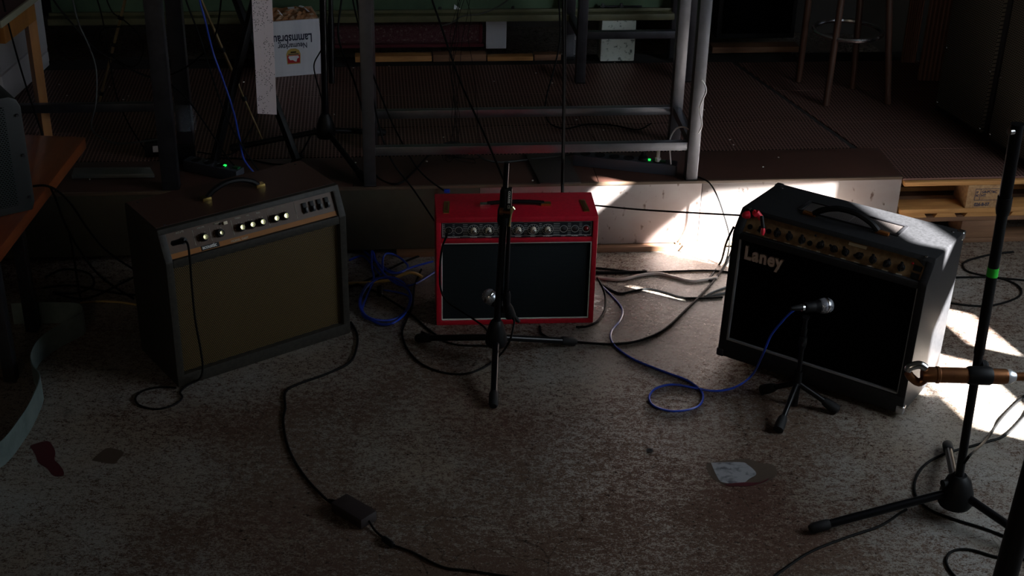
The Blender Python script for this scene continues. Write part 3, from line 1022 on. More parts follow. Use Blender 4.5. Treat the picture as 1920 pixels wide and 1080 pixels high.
def microphone(label, tail, head, cat='microphone', grp='handheld microphones', conn=True, sc=1.0):
    tail, head = Vector(tail), Vector(head)
    d = (head - tail).normalized()
    L = (head - tail).length
    mic = thing('microphone', label, cat, tail, (0, 0, 0), grp)
    wpart(MB().rod(tail + d * .012, head - d * .024, [(0, .0095), (.03, .0115), (.55, .0145), (.86, .0190), (.97, .0215), (1, .0215)], 18), 'body', M_black, mic)
    mm = Matrix.Translation(head) @ d.to_track_quat('Z', 'Y').to_matrix().to_4x4()
    prof = [(.018, -.024), (.0235, -.018), (.0255, -.006), (.0258, .0), (.0245, .010), (.0195, .019), (.011, .0245), (.001, .0265)]
    h = MB().lathe(prof, None, 22).build('grille_ball', M_micmesh, None)
    h.parent = mic
    h.matrix_local = INV[mic.name] @ mm
    rg = MB().lathe([(.0258, -.0045), (.0266, -.003), (.0266, .003), (.0258, .0045)], None, 22).build('grille_ring', M_chrome, h)
    if conn:
        wpart(MB().rod(tail + d * .006, tail + d * .014, .0118), 'ring', M_chrome, mic)
        wpart(MB().rod(tail - d * .034, tail + d * .008, [(0, .0055), (.3, .0085), (.7, .0105), (1, .0105)]), 'connector', M_black, mic)
    return mic


microphone('black microphone with mesh ball clipped low behind the central stand pole', AY(960, 592, 4.225), AY(918, 556, 4.262))

# ---- short tripod with the second microphone
TB = Vector((.931, 3.96, 0))
ss_ = thing('tabletop_microphone_stand', 'short black tripod mic stand in front of the black amplifier', 'microphone stand', TB, (0, 0, 0), 'microphone stands')
top = AY(1512, 592, 3.96)
base = AY(1489, 762, 3.96)
at = lambda f: base.lerp(top, f)
for t in (G(1428, 731, .014), G(1459, 806, .014), G(1570, 769, .014)):
    hubp = at(.27)
    d = (t - hubp).normalized()
    lg = wpart(MB().rod(hubp, t - d * .03, .0095), 'leg', M_blackgloss, ss_)
    spart(MB().rod(t - d * .055, t + d * .004, [(0, .012), (.2, .0155), (.6, .0175), (.92, .017), (1, .010)]), 'rubber_foot', M_rubber, ss_, lg)
wpart(MB().rod(at(.02), at(.30), .011), 'hub_tube', M_black, ss_)
wpart(MB().rod(at(.25), at(.40), .0135), 'hub', M_black, ss_)
wpart(MB().rod(at(.38), at(.72), .0078), 'pole', M_blackgloss, ss_)
wpart(MB().rod(at(.66), at(.78), [(0, .011), (.4, .0135), (1, .0125)]), 'clutch', M_black, ss_)
wpart(MB().rod(at(.72) + Vector((.0, -.02, 0)), at(.72) + Vector((0, .01, 0)), [(0, .007), (.6, .009), (1, .008)]), 'clutch_knob', M_rubber, ss_)
wpart(MB().rod(at(.78), at(.99), [(0, .0085), (.4, .0095), (.41, .007), (.8, .007), (1, .012)]), 'clip_stem', M_black, ss_)
mt, mh = AY(1500, 577, 3.955), AY(1548, 573, 3.985)
md = (mh - mt).normalized()
wpart(MB().rod(mt + md * .016, mt + md * .05, [(0, .0145), (.1, .0165), (1, .0175)]), 'microphone_clip', M_black, ss_)
microphone('black vocal microphone with shiny mesh ball on the short tripod stand', mt, mh)

# ---- tall stand at the right with the bronze fork clip
RB = Vector((1.30, 3.38, 0))
rs = thing('microphone_stand', 'tall black mic stand with green tape and bronze clip at right edge', 'microphone stand', RB, (0, 0, 0), 'microphone stands')
rb, rt_ = AY(1793, 915, 3.38), AY(1908, 232, 3.38)
hub = RB + Vector((0, 0, .09))
tripod(rs, hub, [G(1518, 992, .016), G(1776, 832, .016), RB + Vector((.29, -.30, .016))], .0125)
wpart(MB().lathe([(.014, .036), (.046, .043), (.052, .056), (.047, .092), (.034, .130), (.020, .144)], Matrix.Translation(RB)), 'base_hub', M_black, rs)
rd = lambda f: rb.lerp(rt_, f)
fy = lambda y: (915 - y) / (915 - 232)
wpart(MB().rod(RB + Vector((0, 0, .09)), rd(fy(640)), .0125), 'lower_pole', M_blackgloss, rs)
wpart(MB().rod(rd(fy(640)), rd(fy(385)), .0145), 'middle_pole', M_black, rs)
wpart(MB().rod(rd(fy(380)), rt_, .0165), 'upper_pole', M_blackgloss, rs)
wpart(MB().rod(rd(fy(385)), rd(fy(355)), [(0, .0165), (.3, .0195), (1, .0195)]), 'clutch', M_black, rs)
wpart(MB().rod(rd(fy(495)), rd(fy(479)), .0152), 'green_tape', M_greentape, rs).__setitem__('label', 'band of bright green tape')
tk = rd(fy(243))
wpart(MB().rod(tk + Vector((-.022, -.01, 0)), tk + Vector((.006, 0, 0)), .010), 'top_knob', M_chrome, rs)
wpart(MB().rod(rd(fy(665)) + Vector((.012, 0, 0)), rd(fy(665)) + Vector((.03, .0, 0)), [(0, .018), (.6, .018), (1, .012)]), 'clutch_knob', M_rubber, rs)
wpart(MB().rod(rd(fy(915)) + Vector((-.045, -.01, .02)), rd(fy(915)) + Vector((-.02, 0, .02)), .012), 'leg_knob', M_rubber, rs)
hy = 3.30
cx0, cx1 = AY(1752, 703, hy), AY(1962, 708, hy)
wpart(MB().rod(AY(1830, 704, hy) - Vector((.024, 0, 0)), AY(1830, 704, hy) + Vector((.042, 0, 0)), [(0, .023), (.1, .026), (.9, .026), (1, .023)]).rod(AY(1838, 704, hy), AY(1838, 704, 3.37), .014), 'clamp', M_black, rs)
bz = wpart(MB().rod(AY(1728, 702, hy), AY(1888, 706, hy), [(0, .016), (.04, .021), (.16, .0215), (.17, .0235), (.20, .0235), (.21, .0215), (.97, .0215), (1, .020)], 20), 'bronze_holder', M_bronze, rs)
spart(MB().rod(AY(1888, 706, hy), AY(1905, 706, hy), [(0, .0205), (.4, .020), (1, .011)]), 'pale_collar', M_silver, rs, bz)
spart(MB().rod(AY(1903, 706, hy), AY(1960, 707, hy), .0115), 'bronze_stem', M_bronze, rs, bz)
lp = [AY(1735, 690, hy), AY(1724, 684, hy), AY(1707, 688, hy), AY(1702, 695, hy)]
spart(MB().tube(smoothpath(lp, 5), .0115, 10), 'fork_prong', M_chrome, rs, bz)
lp = [AY(1734, 711, hy), AY(1722, 717, hy), AY(1708, 707, hy), AY(1703, 699, hy)]
spart(MB().tube(smoothpath(lp, 5), .0115, 10), 'fork_prong', M_bronze, rs, bz)

# ---- foreground post at the bottom right corner
fpost = MB().rod(G(1858, 1180, .0), G(1858, 1180, 0) + Vector((.02, 0, .62)), [(0, .034), (.05, .031), (1, .030)])
tag(fpost.build('stand_pole', M_black), 'plain black stand pole crossing the bottom right corner', 'stand')

# ------------------------------------------------------------------ steel tables on the stage
def steel_table(label, u0, u1, v0, v1, bz, posts, rails, hh=1.02, w_=.046, m=M_steel):
    """posts: list of (u, v); rails: list of ((u,v),(u,v),z)"""
    o = MS @ Vector(((u0 + u1) / 2, (v0 + v1) / 2, H))
    t = thing('steel_table', label, 'table', o, (0, 0, SA), 'steel work tables on the stage')
    off = MSI @ o
    for (u, v) in posts:
        MB().box((u - off.x, v - off.y, hh / 2), (w_, w_, hh), .003).build('leg', m, t)
        MB().box((u - off.x, v - off.y, .003), (w_ + .002, w_ + .002, .006)).build('foot_pad', M_black, t)
    for (a, b, z) in rails:
        du, dv = b[0] - a[0], b[1] - a[1]
        L = math.hypot(du, dv) - w_
        M = Matrix.Translation(((a[0] + b[0]) / 2 - off.x, (a[1] + b[1]) / 2 - off.y, z - H)) @ Matrix.Rotation(math.atan2(dv, du), 4, 'Z')
        MB().box((0, 0, 0), (L, .030, .034), .002, M=M).build('rail', m, t)
    return t, off


fl, fr_ = sl(694, 346), sl(1296, 339)
fl, fr_ = (fl[0], .030), (fr_[0], .030)
vr = .415
tb, tboff = steel_table('bare steel table with bright right leg on the front edge of the stage', fl[0], fr_[0], .03, vr, .435,
            [fl, fr_, (fl[0] + .01, vr), (fr_[0] + .01, vr)],
            [(fl, fr_, H + .143), ((fl[0] + .01, vr), (fr_[0] + .01, vr), H + .143), ((fl[0], .03), (fl[0] + .01, vr), H + .143), ((fr_[0], .03), (fr_[0] + .01, vr), H + .143),
             (fl, fr_, H + .99), ((fl[0] + .01, vr), (fr_[0] + .01, vr), H + .99)])
q, q2 = sl(1087, 154), sl(1062, 110)
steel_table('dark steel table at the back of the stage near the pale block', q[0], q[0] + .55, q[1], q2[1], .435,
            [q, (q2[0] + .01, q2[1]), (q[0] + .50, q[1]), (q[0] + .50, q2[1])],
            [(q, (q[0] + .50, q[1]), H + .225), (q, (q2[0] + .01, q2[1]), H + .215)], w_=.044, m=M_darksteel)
q3, q4 = sl(322, 352), sl(350, 268)
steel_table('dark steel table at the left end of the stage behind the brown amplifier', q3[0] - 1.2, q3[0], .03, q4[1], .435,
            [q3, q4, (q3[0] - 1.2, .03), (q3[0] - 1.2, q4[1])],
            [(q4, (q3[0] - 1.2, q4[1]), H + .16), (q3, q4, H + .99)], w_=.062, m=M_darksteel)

# clear film wrapped round two of the legs
def film(label, u, v, z0, z1, w_):
    mb = MB()
    n = 9
    rr = random.Random(int(u * 1000))
    vs, fs = [], []
    for j in range(n):
        z = z0 + (z1 - z0) * j / (n - 1)
        for k in range(8):
            a = 2 * math.pi * (k + .5) / 8
            r = w_ * (.78 + .16 * rr.random())
            vs.append((u + r * math.cos(a), v + r * math.sin(a), z))
    for j in range(n - 1):
        for k in range(8):
            fs.append((j * 8 + k, j * 8 + (k + 1) % 8, (j + 1) * 8 + (k + 1) % 8, (j + 1) * 8 + k))
    mb.faces(vs, fs)
    o = mb.build('plastic_film', M_plasticwrap, M=MS)
    return tag(o, label, 'film')


film('crumpled clear film wrapped round the left table rear leg', q4[0], q4[1], H + .065, H + .18, .052)
film('shiny clear film wrapped round the back table rear leg', q2[0] + .01, q2[1], H + .02, H + .13, .044)

# ------------------------------------------------------------------ back of the stage
q = sl(1157, 115)
MB1 = MB().box((0, 0, .10), (.165, .10, .20), .006)
ob = tag(MB1.build('concrete_block', M_conc), 'pale pitted block propping up the green beam', 'block')
ob.matrix_world = MS @ Matrix.Translation((q[0], q[1] + .05, H))
bv = q[1] + .0
bu0, bu1 = -2.0, .90
bc, bl = (bu0 + bu1) / 2, bu1 - bu0
beam = thing('machine_beam', 'long green painted machine beam with olive flange along the back', 'machine', MS @ Vector((bc, bv + .2, .487)), (0, 0, SA))
off = Vector((bc, bv + .2, .487))
zb = H + .2
MB().box(Vector((bc, bv + .18, zb + .016)) - off, (bl, .36, .030), .003).build('flange', M_olive, beam)
MB().box(Vector((bc, bv + .045, zb + .040)) - off, (bl, .012, .016), .003).build('flange_lip', M_olive, beam)
MB().box(Vector((bc, bv + .23, zb + .60)) - off, (bl, .24, 1.15), .004).build('web', M_greenpaint, beam)
for px in (825, 962, 1131, 1166):
    u = sl(px, 22, zb + .03)[0]
    big = px > 1100
    b_ = MB().lathe([(.013 if big else .009, 0), (.013 if big else .009, .018 if big else .012), (.007, .020), (.007, .032 if big else .022)], Matrix.Translation(Vector((u, bv + .07, zb + .031)) - off), 6)
    b_.build('bolt', M_darksteel if not big else M_steel, beam)
u0 = sl(1125, 20, zb + .04)[0]
MB().rod(Vector((u0, bv + .085, zb + .045)) - off, Vector((u0 + .21, bv + .085, zb + .043)) - off, .005).build('tie_rod', M_darksteel, beam)
for px in (1015, 905):
    u = sl(px, 2, zb + .1)[0]
    MB().lathe([(.028, 0), (.028, .014), (.016, .016), (.016, .004)], Matrix.Translation(Vector((u, bv + .108, zb + .125)) - off) @ Matrix.Rotation(math.pi / 2, 4, 'X'), 18).build('grommet', M_darksteel if px > 1000 else M_ivory, beam)

# folded rug and timber at the back
qa, qb = sl(622, 98), sl(905, 97)
rug = thing('folded_rug', 'dark red patterned oriental rug folded on timber under the beam', 'rug', MS @ Vector(((qa[0] + qb[0]) / 2, qa[1] + .11, H + .012)), (0, 0, SA))
rl = qb[0] - qa[0]
MB().box((0, 0, .062), (rl, .15, .095), .02, seg=3).build('fold', M_rug, rug)
MB().box((0, -.01, .009), (rl + .02, .17, .017), .006).build('border', M_rugred, rug)
MB().box((rl / 2 - .006, 0, .062), (.018, .154, .097), .006).build('hem', M_rugred, rug)
def timber(label, pxa, pxb, py, hgt, dep, m, z=H - .003, grp='timber offcuts at the back'):
    a, b = sl(pxa, py, z), sl(pxb, py, z)
    o = MB().box(((a[0] + b[0]) / 2, a[1] + dep / 2, z + hgt / 2), (b[0] - a[0], dep, hgt), .003).build('timber_offcut', m, M=None)
    o.data.transform(MS)
    return tag(o, label, 'timber', grp)


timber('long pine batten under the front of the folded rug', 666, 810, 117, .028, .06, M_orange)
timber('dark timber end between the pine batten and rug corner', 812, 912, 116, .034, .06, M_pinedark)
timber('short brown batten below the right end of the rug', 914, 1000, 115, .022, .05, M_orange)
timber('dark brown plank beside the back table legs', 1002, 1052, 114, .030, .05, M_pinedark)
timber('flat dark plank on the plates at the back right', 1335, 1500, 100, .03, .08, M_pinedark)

# ---- upside-down bottle carton
qa, qb = G(512, 145.5, H), G(606, 138, H)
ang = math.atan2(qb.y - qa.y, qb.x - qa.x)
cw, cdp, ch = .262, .20, .262
org = qb - (qb - qa).normalized() * cw
ctn = thing('carton', 'white printed bottle carton standing upside down, torn brown top', 'box', org + Matrix.Rotation(ang, 3, 'Z') @ Vector((cw / 2, cdp / 2, 0)), (0, 0, ang))
tp = .008
MB().prism([(-cw / 2, 0), (cw / 2, 0), (cw / 2 - tp, ch), (-cw / 2 + tp, ch)], lambda x, z: (x, -cdp / 2, z), lambda x, z: (x, cdp / 2, z), .002).build('body', M_paper, ctn)
tm = bmesh.new()
n1, n2 = 16, 9
rr = random.Random(5)
gv = [[tm.verts.new((-cw / 2 + .01 + (cw - .02) * i / n1, -cdp / 2 + .003 + (cdp - .006) * j / n2, ch + (.0015 if i in (0, n1) or j in (0, n2) else rr.uniform(.001, .014)))) for j in range(n2 + 1)] for i in range(n1 + 1)]
for i in range(n1):
    for j in range(n2):
        tm.faces.new((gv[i][j], gv[i + 1][j], gv[i + 1][j + 1], gv[i][j + 1]))
tmb = MB()
tmb._add(tm)
tmb.build('torn_card_top', M_kraft, ctn, smooth=False)
for k, (x, y, s_) in enumerate(((.02, .05, .03), (.07, .06, .028), (.085, .0, .03), (-.04, -.02, .035))):
    MB().box((0, 0, 0), (s_, s_ * .6, .003), M=Matrix.Translation((x, y, ch + .014)) @ Matrix.Rotation(.3 * k, 4, 'Y') @ Matrix.Rotation(k, 4, 'Z')).build('paper_scrap', M_paper, ctn)
MC = Matrix((Vector((-1, 0, 0)), Vector((0, 0, -1)), Vector((0, -1, 0)))).transposed().to_4x4()   # upside down on the front face
MC.translation = Vector((0, -cdp / 2 - .0008, ch))
# x axis runs to the left, y downwards from the carton's upper edge
cx_ = -.035
pr = MB()
pr.text('Lammsbräu', .058, MC @ Matrix.Translation((-.088, .066, 0)), .0005, .0012, .66)
pr.text('Neumarkter', .036, MC @ Matrix.Translation((-.064, .107, 0)), .0005, .0005, .74)
pr.build('lettering', M_ink, ctn, smooth=False)
sh = [(-.028, .0), (.028, .0), (.030, .045), (.024, .062), (.010, .070), (-.010, .070), (-.024, .062), (-.030, .045)]
bdg = MC @ Matrix.Translation((.002, .202, 0))
flip = MC @ Matrix.Translation((.002, .202, 0)) @ Matrix.Diagonal((1, -1, 1, 1))
pr2 = MB().box((0, -.054, .0012), (.026, .006, .0008), M=bdg).build('emblem_text_bar', M_rubber, ctn, smooth=False)
e1 = MB().prism([(x * 1.08, y * 1.04 - .002) for x, y in sh], lambda x, y: (x, y, 0), lambda x, y: (x, y, .0008), 0, flip).build('emblem', M_goldink, ctn, smooth=False)
MB().prism([(-.0275, .003), (.0275, .003), (.029, .040), (-.029, .040)], lambda x, y: (x, y, .0008), lambda x, y: (x, y, .0014), 0, flip).build('emblem_shield', M_redink, e1, smooth=False)
MB().prism([(-.024, .043), (.024, .043), (.023, .047), (-.023, .047)], lambda x, y: (x, y, .0008), lambda x, y: (x, y, .0016), 0, flip).build('emblem_band', M_ink, e1, smooth=False)
MB().prism([(-.012, .008), (-.004, .011), (.004, .017), (.016, .017), (.024, .030), (.021, .037), (-.022, .037), (-.025, .028), (-.016, .022)], lambda x, y: (x, y, .0014), lambda x, y: (x, y, .0020), 0, flip).build('emblem_animal', M_paper, e1, smooth=False)

# ---- punched paper strip hanging in front of the carton
Ys = 5.22
pa, pb2 = AY(483, 213, Ys), AY(519, 215, Ys + .03)
pc, pd2 = AY(474, -40, Ys) + Vector((0, 0, .6)), AY(514, -40, Ys + .03) + Vector((0, 0, .6))
stp = MB().faces([pa, pb2, pd2, pc] + [p + Vector((0, .0012, 0)) for p in (pa, pb2, pd2, pc)], [(0, 1, 2, 3), (7, 6, 5, 4), (0, 4, 5, 1), (2, 6, 7, 3), (1, 5, 6, 2), (0, 3, 7, 4)])
tag(stp.build('punched_paper_strip', M_perfpaper, smooth=False), 'long pale punched paper strip hanging in front of the carton', 'paper strip')

# ---- keyboard X stand
xs_ = thing('keyboard_stand', 'black X shaped stand crossing in front of the punched strip', 'stand', G(475, 310, H))
Yx = 5.30
a0, a1 = G(556, 300, H + .012), AY(432, -30, 5.50)
b0_, b1_ = G(399, 313, H + .012), AY(486, -30, 5.42)
for p_, q_ in ((a0, a1), (b0_, b1_)):
    q_ = p_ + (q_ - p_) * 1.35
    d = q_ - p_
    M = Matrix.Translation(p_) @ d.to_track_quat('Z', 'Y').to_matrix().to_4x4()
    lg = wpart(MB().box((0, 0, d.length / 2), (.022, .034, d.length), .003, M=M), 'leg', M_black, xs_)
    spart(MB().box((p_ + Vector((0, 0, -.0))), (.035, .10, .022), .006), 'end_cap', M_rubber, xs_, lg)
jb = AY(466, 47, 5.42)
wpart(MB().rod(jb, jb + Vector((0, -.03, 0)), [(0, .012), (.5, .012), (.55, .008), (1, .007)]), 'pivot_bolt', M_steel, xs_)

# ---- stage mic stand
SB = Vector((-.765, 5.36, H))
sm = thing('microphone_stand', 'black mic stand on the stage beside the white carton', 'microphone stand', SB, (0, 0, 0), 'microphone stands')
tripod(sm, SB + Vector((0, 0, .085)), [G(432, 278, H + .014), G(722, 248, H + .014), G(684, 338, H + .014)], .0115, M_black)
wpart(MB().lathe([(.012, .050), (.036, .056), (.040, .070), (.036, .105), (.024, .140), (.016, .155)], Matrix.Translation(SB)), 'base_hub', M_black, sm)
wpart(MB().rod(SB + Vector((0, 0, .10)), AY(611, -60, 5.36) + Vector((0, 0, .65)), .0135), 'pole', M_blackgloss, sm)
wpart(MB().rod(AY(622, 155, 5.40), AY(627, -60, 5.42) + Vector((0, 0, .6)), [(0, .0125), (.25, .0125), (.26, .0095), (1, .0095)]), 'boom_arm', M_blackgloss, sm)

# ---- thin rods leaning on the stage
def rod_thing(label, p, q, r, rings, m):
    rings = [f_ / 1.9 for f_ in rings]
    q = p + (q - p) * 1.9
    o = thing('telescopic_rod', label, 'rod', p, (0, 0, 0), 'thin rods leaning on the stage')
    wpart(MB().rod(p, q, [(0, r * .7), (.19, r * .7), (.195, r), (1, r)]), 'tube', m, o)
    for f_ in rings:
        wpart(MB().rod(p.lerp(q, f_ - .007), p.lerp(q, f_ + .007), r * 1.9), 'clamp_ring', M_black, o)


M_rodgold = mat('dull_gold_tube', (.30, .22, .11), .35, .7)
rod_thing('thin dull gold rod leaning left of the dark steel leg', G(181, 212, H), AY(241, -25, 5.78), .0065, (.16, .47, .55, .76), M_rodgold)
rod_thing('thin tan rod leaning right behind the blue cable', G(492, 262, H), AY(366, -25, 5.45), .0060, (.28, .6), M_rodgold)

# ------------------------------------------------------------------ power strips
def power_strip(label, pa, pb, hgt, n, green, plugs=()):
    d = pb - pa
    L = d.length
    ang = math.atan2(d.y, d.x)
    t = thing('power_strip', label, 'power strip', (pa + pb) / 2, (0, 0, ang), 'power strips on the stage')
    MB().box((0, 0, hgt / 2), (L, .055, hgt), .005).build('housing', M_psh, t)
    for k in range(n):
        x = -L / 2 + .045 + k * .058
        s_ = MB().lathe([(.021, 0), (.021, .003), (.018, .003), (.017, .0005)], Matrix.Translation((x, 0, hgt)), 20).build('socket', M_black, t)
        if k in plugs:
            if plugs[k] == 'w':
                pl_ = MB().lathe([(.012, 0), (.012, .014), (.007, .018), (.007, .05)], Matrix.Translation((x, 0, hgt)), 12)
                pl_.build('plug', M_whitecable, t)
            else:
                MB().lathe([(.019, 0), (.019, .012), (.010, .02), (.008, .035)], Matrix.Translation((x, 0, hgt)), 14).build('plug', M_black, t)
    xg = L / 2 - green
    MB().box((xg, 0, hgt + .002), (.010, .010, .006), .001).build('green_lamp', M_green, t)
    MB().box((xg + .052, 0, hgt + .003), (.026, .018, .008), .002).build('switch', M_greenrock, t)
    return t


M_psh = mat('blue_grey_housing', (.035, .038, .050), .5)
power_strip('long grey power strip with plugs behind the steel table bright leg', G(1076, 306, H), G(1268, 326, H), .046, 6, .11, {4: 'b', 5: 'w'})
power_strip('dark power strip with green lamp behind the brown amplifier', G(352, 316, H), G(452, 338, H), .046, 3, .07, {})
# plug-in adapters beside the left leg
for (px, py, w3, lab) in ((286, 290, .055, 'black plug adapter left of the dark steel leg'), (350, 302, .075, 'black plug adapter right of the dark steel leg')):
    g = G(px, py, H)
    a_ = thing('plug_adapter', lab, 'adapter', g, (0, 0, .2), 'plug adapters on the stage')
    MB().box((0, 0, .03), (w3, .06, .06), .006).build('case', M_black, a_)
    if px < 300:
        MB().box((w3 / 2 - .012, -.031, .036), (.020, .002, .026)).build('label_sticker', mat('pale_sticker', (.4, .36, .36), .6), a_)

# flat things lying on the stage
pl = [G(985, 292, H), G(1060, 290, H), G(1090, 345, H), G(1012, 347, H)]
o = MB().prism([(p.x, p.y) for p in pl], lambda x, y: (x, y, H + .0015), lambda x, y: (x, y, H + .009), .001).build('board', mat('dark_grey_board', (.035, .026, .024), .45))
tag(o, 'thin dark board lying on the stage edge left of the power strip', 'board')
pl = [G(135, 336, H), G(140, 322, H), G(282, 321, H), G(290, 334, H)]
o = MB().prism([(p.x, p.y) for p in pl], lambda x, y: (x, y, H + .002), lambda x, y: (x, y, H + .018), .002).build('steel_bar', mat('worn_grey_bar', (.13, .14, .13), .4, .4, var=((2, 60, 2), (.30, .31, .30), .58, .66)))
tag(o, 'flat grey steel bar on the stage edge beside the bench', 'bar')
deb = MB()
rr = random.Random(11)
for k in range(46):
    px, py = rr.uniform(110, 1500), rr.uniform(110, 340)
    g = G(px, py, H + .004)
    deb.box((0, 0, 0), (rr.uniform(.003, .008), rr.uniform(.003, .006), .0025), M=Matrix.Translation(g) @ Matrix.Rotation(rr.uniform(0, 3), 4, 'Z'))
tag(deb.build('paper_crumbs', M_white, smooth=False), 'tiny pale crumbs scattered over the stage floor', 'crumbs', kind='stuff')

# ------------------------------------------------------------------ bar stool
sc_ = [G(1548, 197, H), G(1497, 152, H), G(1664, 194, H), G(1598, 165, H)]
cen = sum(sc_, Vector()) / 4
sto = thing('bar_stool', 'dark wooden bar stool with a steel foot ring on the stage', 'stool', cen)
tops = [AY(1582, -30, sc_[0].y + .04), AY(1520, -30, sc_[1].y - .02), AY(1668, -30, sc_[2].y + .03), AY(1616, -30, sc_[3].y - .02)]
for b_, t_ in zip(sc_, tops):
    wpart(MB().rod(b_, t_ + (t_ - b_) * .6, .0155), 'leg', M_stoolwood, sto)
rcz = .60
rc = AY(1590, 57, cen.y)
wpart(MB().tube([(rc.x + .150 * math.cos(2 * math.pi * k / 40), rc.y + .150 * math.sin(2 * math.pi * k / 40), rc.z) for k in range(40)], .0105, 8, closed=True), 'foot_ring', M_chrome, sto)
zt = max(t_.z for t_ in tops) + .33
wpart(MB().lathe([(.001, zt - .06), (.15, zt - .06), (.165, zt - .04), (.165, zt - .01), (.15, zt), (.001, zt)], Matrix.Translation((rc.x, rc.y, 0)), 28), 'seat', M_stoolwood, sto)

# ------------------------------------------------------------------ tall cabinets at the right
def tall_cabinet(label, pa, pb, hgt, dep):
    d = pb - pa
    L = d.length
    ang = math.atan2(d.y, d.x)
    t = thing('speaker_cabinet', label, 'speaker', (pa + pb) / 2, (0, 0, ang), 'tall speaker cabinets at the right')
    # local x runs along the face, local y: +90 degrees of it
    s_ = 1
    MB().box((0, s_ * (dep / 2 + .02), hgt / 2), (L, dep, hgt), .008).build('cabinet', M_blackcab, t)
    g_ = MB().box((0, .012, hgt / 2), (L - .05, .02, hgt - .07), .004).build('speaker_grille', M_pagrille2, t)
    for z in (.05, .3, hgt - .05):
        for x in (-1, 1):
            MB().lathe([(.007, 0), (.006, .003), (.003, .004)], Matrix.Translation((x * (L / 2 - .033), .002, z)) @ Matrix.Rotation(math.pi / 2, 4, 'X'), 10).build('screw', M_chrome, g_)
    return t


M_blackcab = mat('black_cabinet', (.010, .010, .011), .4)
M_pagrille2 = grid_material('woven_grille', (.085, .078, .064), (.028, .026, .022), .011, .009, .0016, .7, 0, .5, (0, 2))
ta = G(1745, 207, H)
td = (G(1905, 308, H) - ta).normalized()
tall_cabinet('tall dark speaker cabinet with woven front, farther of the pair at right', ta, ta + td * .390, 1.25, .34)
tall_cabinet('tall dark speaker cabinet with woven front, nearer one at the right edge', ta + td * .398, ta + td * .77, 1.25, .34)
# ribbed brown panels behind
M_rib = mat('ribbed_brown_panel', (.17, .075, .05), .6, var=((20, 20, 2), (.10, .045, .03), .35, .7))
for (xa, xb, py, lab) in ((1690, 1716, 118, 'narrow ribbed brown panel behind the bar stool'), (1722, 1776, 152, 'wide ribbed brown panel between stool and tall cabinets')):
    a, b = G(xa, py, H), G(xb, py, H)
    a = Vector((a.x, b.y + .0, H))
    mb = MB()
    n = 7
    t = thing('ribbed_panel', lab, 'panel', (a + b) / 2, (0, 0, 0), 'ribbed brown panels')
    L = (b - a).length
    MB().box((0, .012, .55), (L, .012, 1.1)).build('backing', M_pinedark, t)
    for k in range(n):
        MB().lathe([(L / n * .48, .002), (L / n * .48, 1.1)], Matrix.Translation((-L / 2 + L * (k + .5) / n, 0, 0)), 8).build('rib', M_rib, t)
# low cabinet behind, at the right of the steel leg
a, b = sl(1345, 76, H + .03), sl(1488, 70, H + .03)
t = thing('speaker_cabinet', 'low black speaker cabinet with woven front at the back wall', 'speaker', MS @ Vector(((a[0] + b[0]) / 2, a[1] + .17, H + .028)), (0, 0, SA))
L = b[0] - a[0]
MB().box((0, .01, .36), (L, .30, .72), .008).build('cabinet', M_blackcab, t)
MB().box((0, -.145, .36), (L - .05, .02, .66), .004).build('speaker_grille', M_lgrille, t)

# ------------------------------------------------------------------ left side: bench, monitor, wooden frame, pale cabinet
bz_, bt = .47, .045
A1, A2 = G(160, 257, bz_), G(-4, 470, bz_)
bench = thing('bench', 'red brown varnished wooden bench on dark legs at left edge', 'bench', Vector(((A1.x + A2.x) / 2 - .2, (A1.y + A2.y) / 2, 0)))
far, near = A1, A1 + (A2 - A1) * 1.35
inw = Vector((-.62, .03, 0))
poly = [far, near, near + inw, far + inw]
wpart(MB().prism([(p.x, p.y) for p in poly], lambda x, y: (x, y, bz_ - bt), lambda x, y: (x, y, bz_), .004), 'seat', M_benchwood, bench)
for px, py in ((22, 712), (62, 618)):
    g = G(px, py)
    wpart(MB().box((g.x, g.y, (bz_ - bt) / 2), (.040, .040, bz_ - bt), .003), 'leg', M_darksteel, bench)
    wpart(MB().box((g.x - .5, g.y + .02, (bz_ - bt) / 2), (.040, .040, bz_ - bt), .003), 'leg', M_darksteel, bench)
# monitor speaker on the bench
mb_ = G(68, 392, bz_)
mon = thing('monitor_speaker', 'black wedge of a monitor speaker standing on the bench at left', 'speaker', mb_, (0, 0, .62))
mw, mdp, mh_ = .30, .26, .405
MB().prism([(-mw, .0), (-mw, mh_), (-.035, mh_), (-.012, mh_ - .012), (0, mh_ - .04), (0, .03), (-.01, .0)], lambda x, z: (x, 0, z), lambda x, z: (x, mdp, z), .006).build('cabinet', mat('monitor_case', (.016, .018, .018), .5), mon)
MB().box((-mw / 2 - .018, -.002, mh_ / 2), (mw - .075, .010, mh_ - .06), .004).build('speaker_grille', M_mongrille, mon)
for z in (.05, .2, .34):
    MB().lathe([(.006, 0), (.005, .003)], Matrix.Translation((-.018, -.004, z)) @ Matrix.Rotation(math.pi / 2, 4, 'X'), 10).build('screw', M_darksteel, mon)
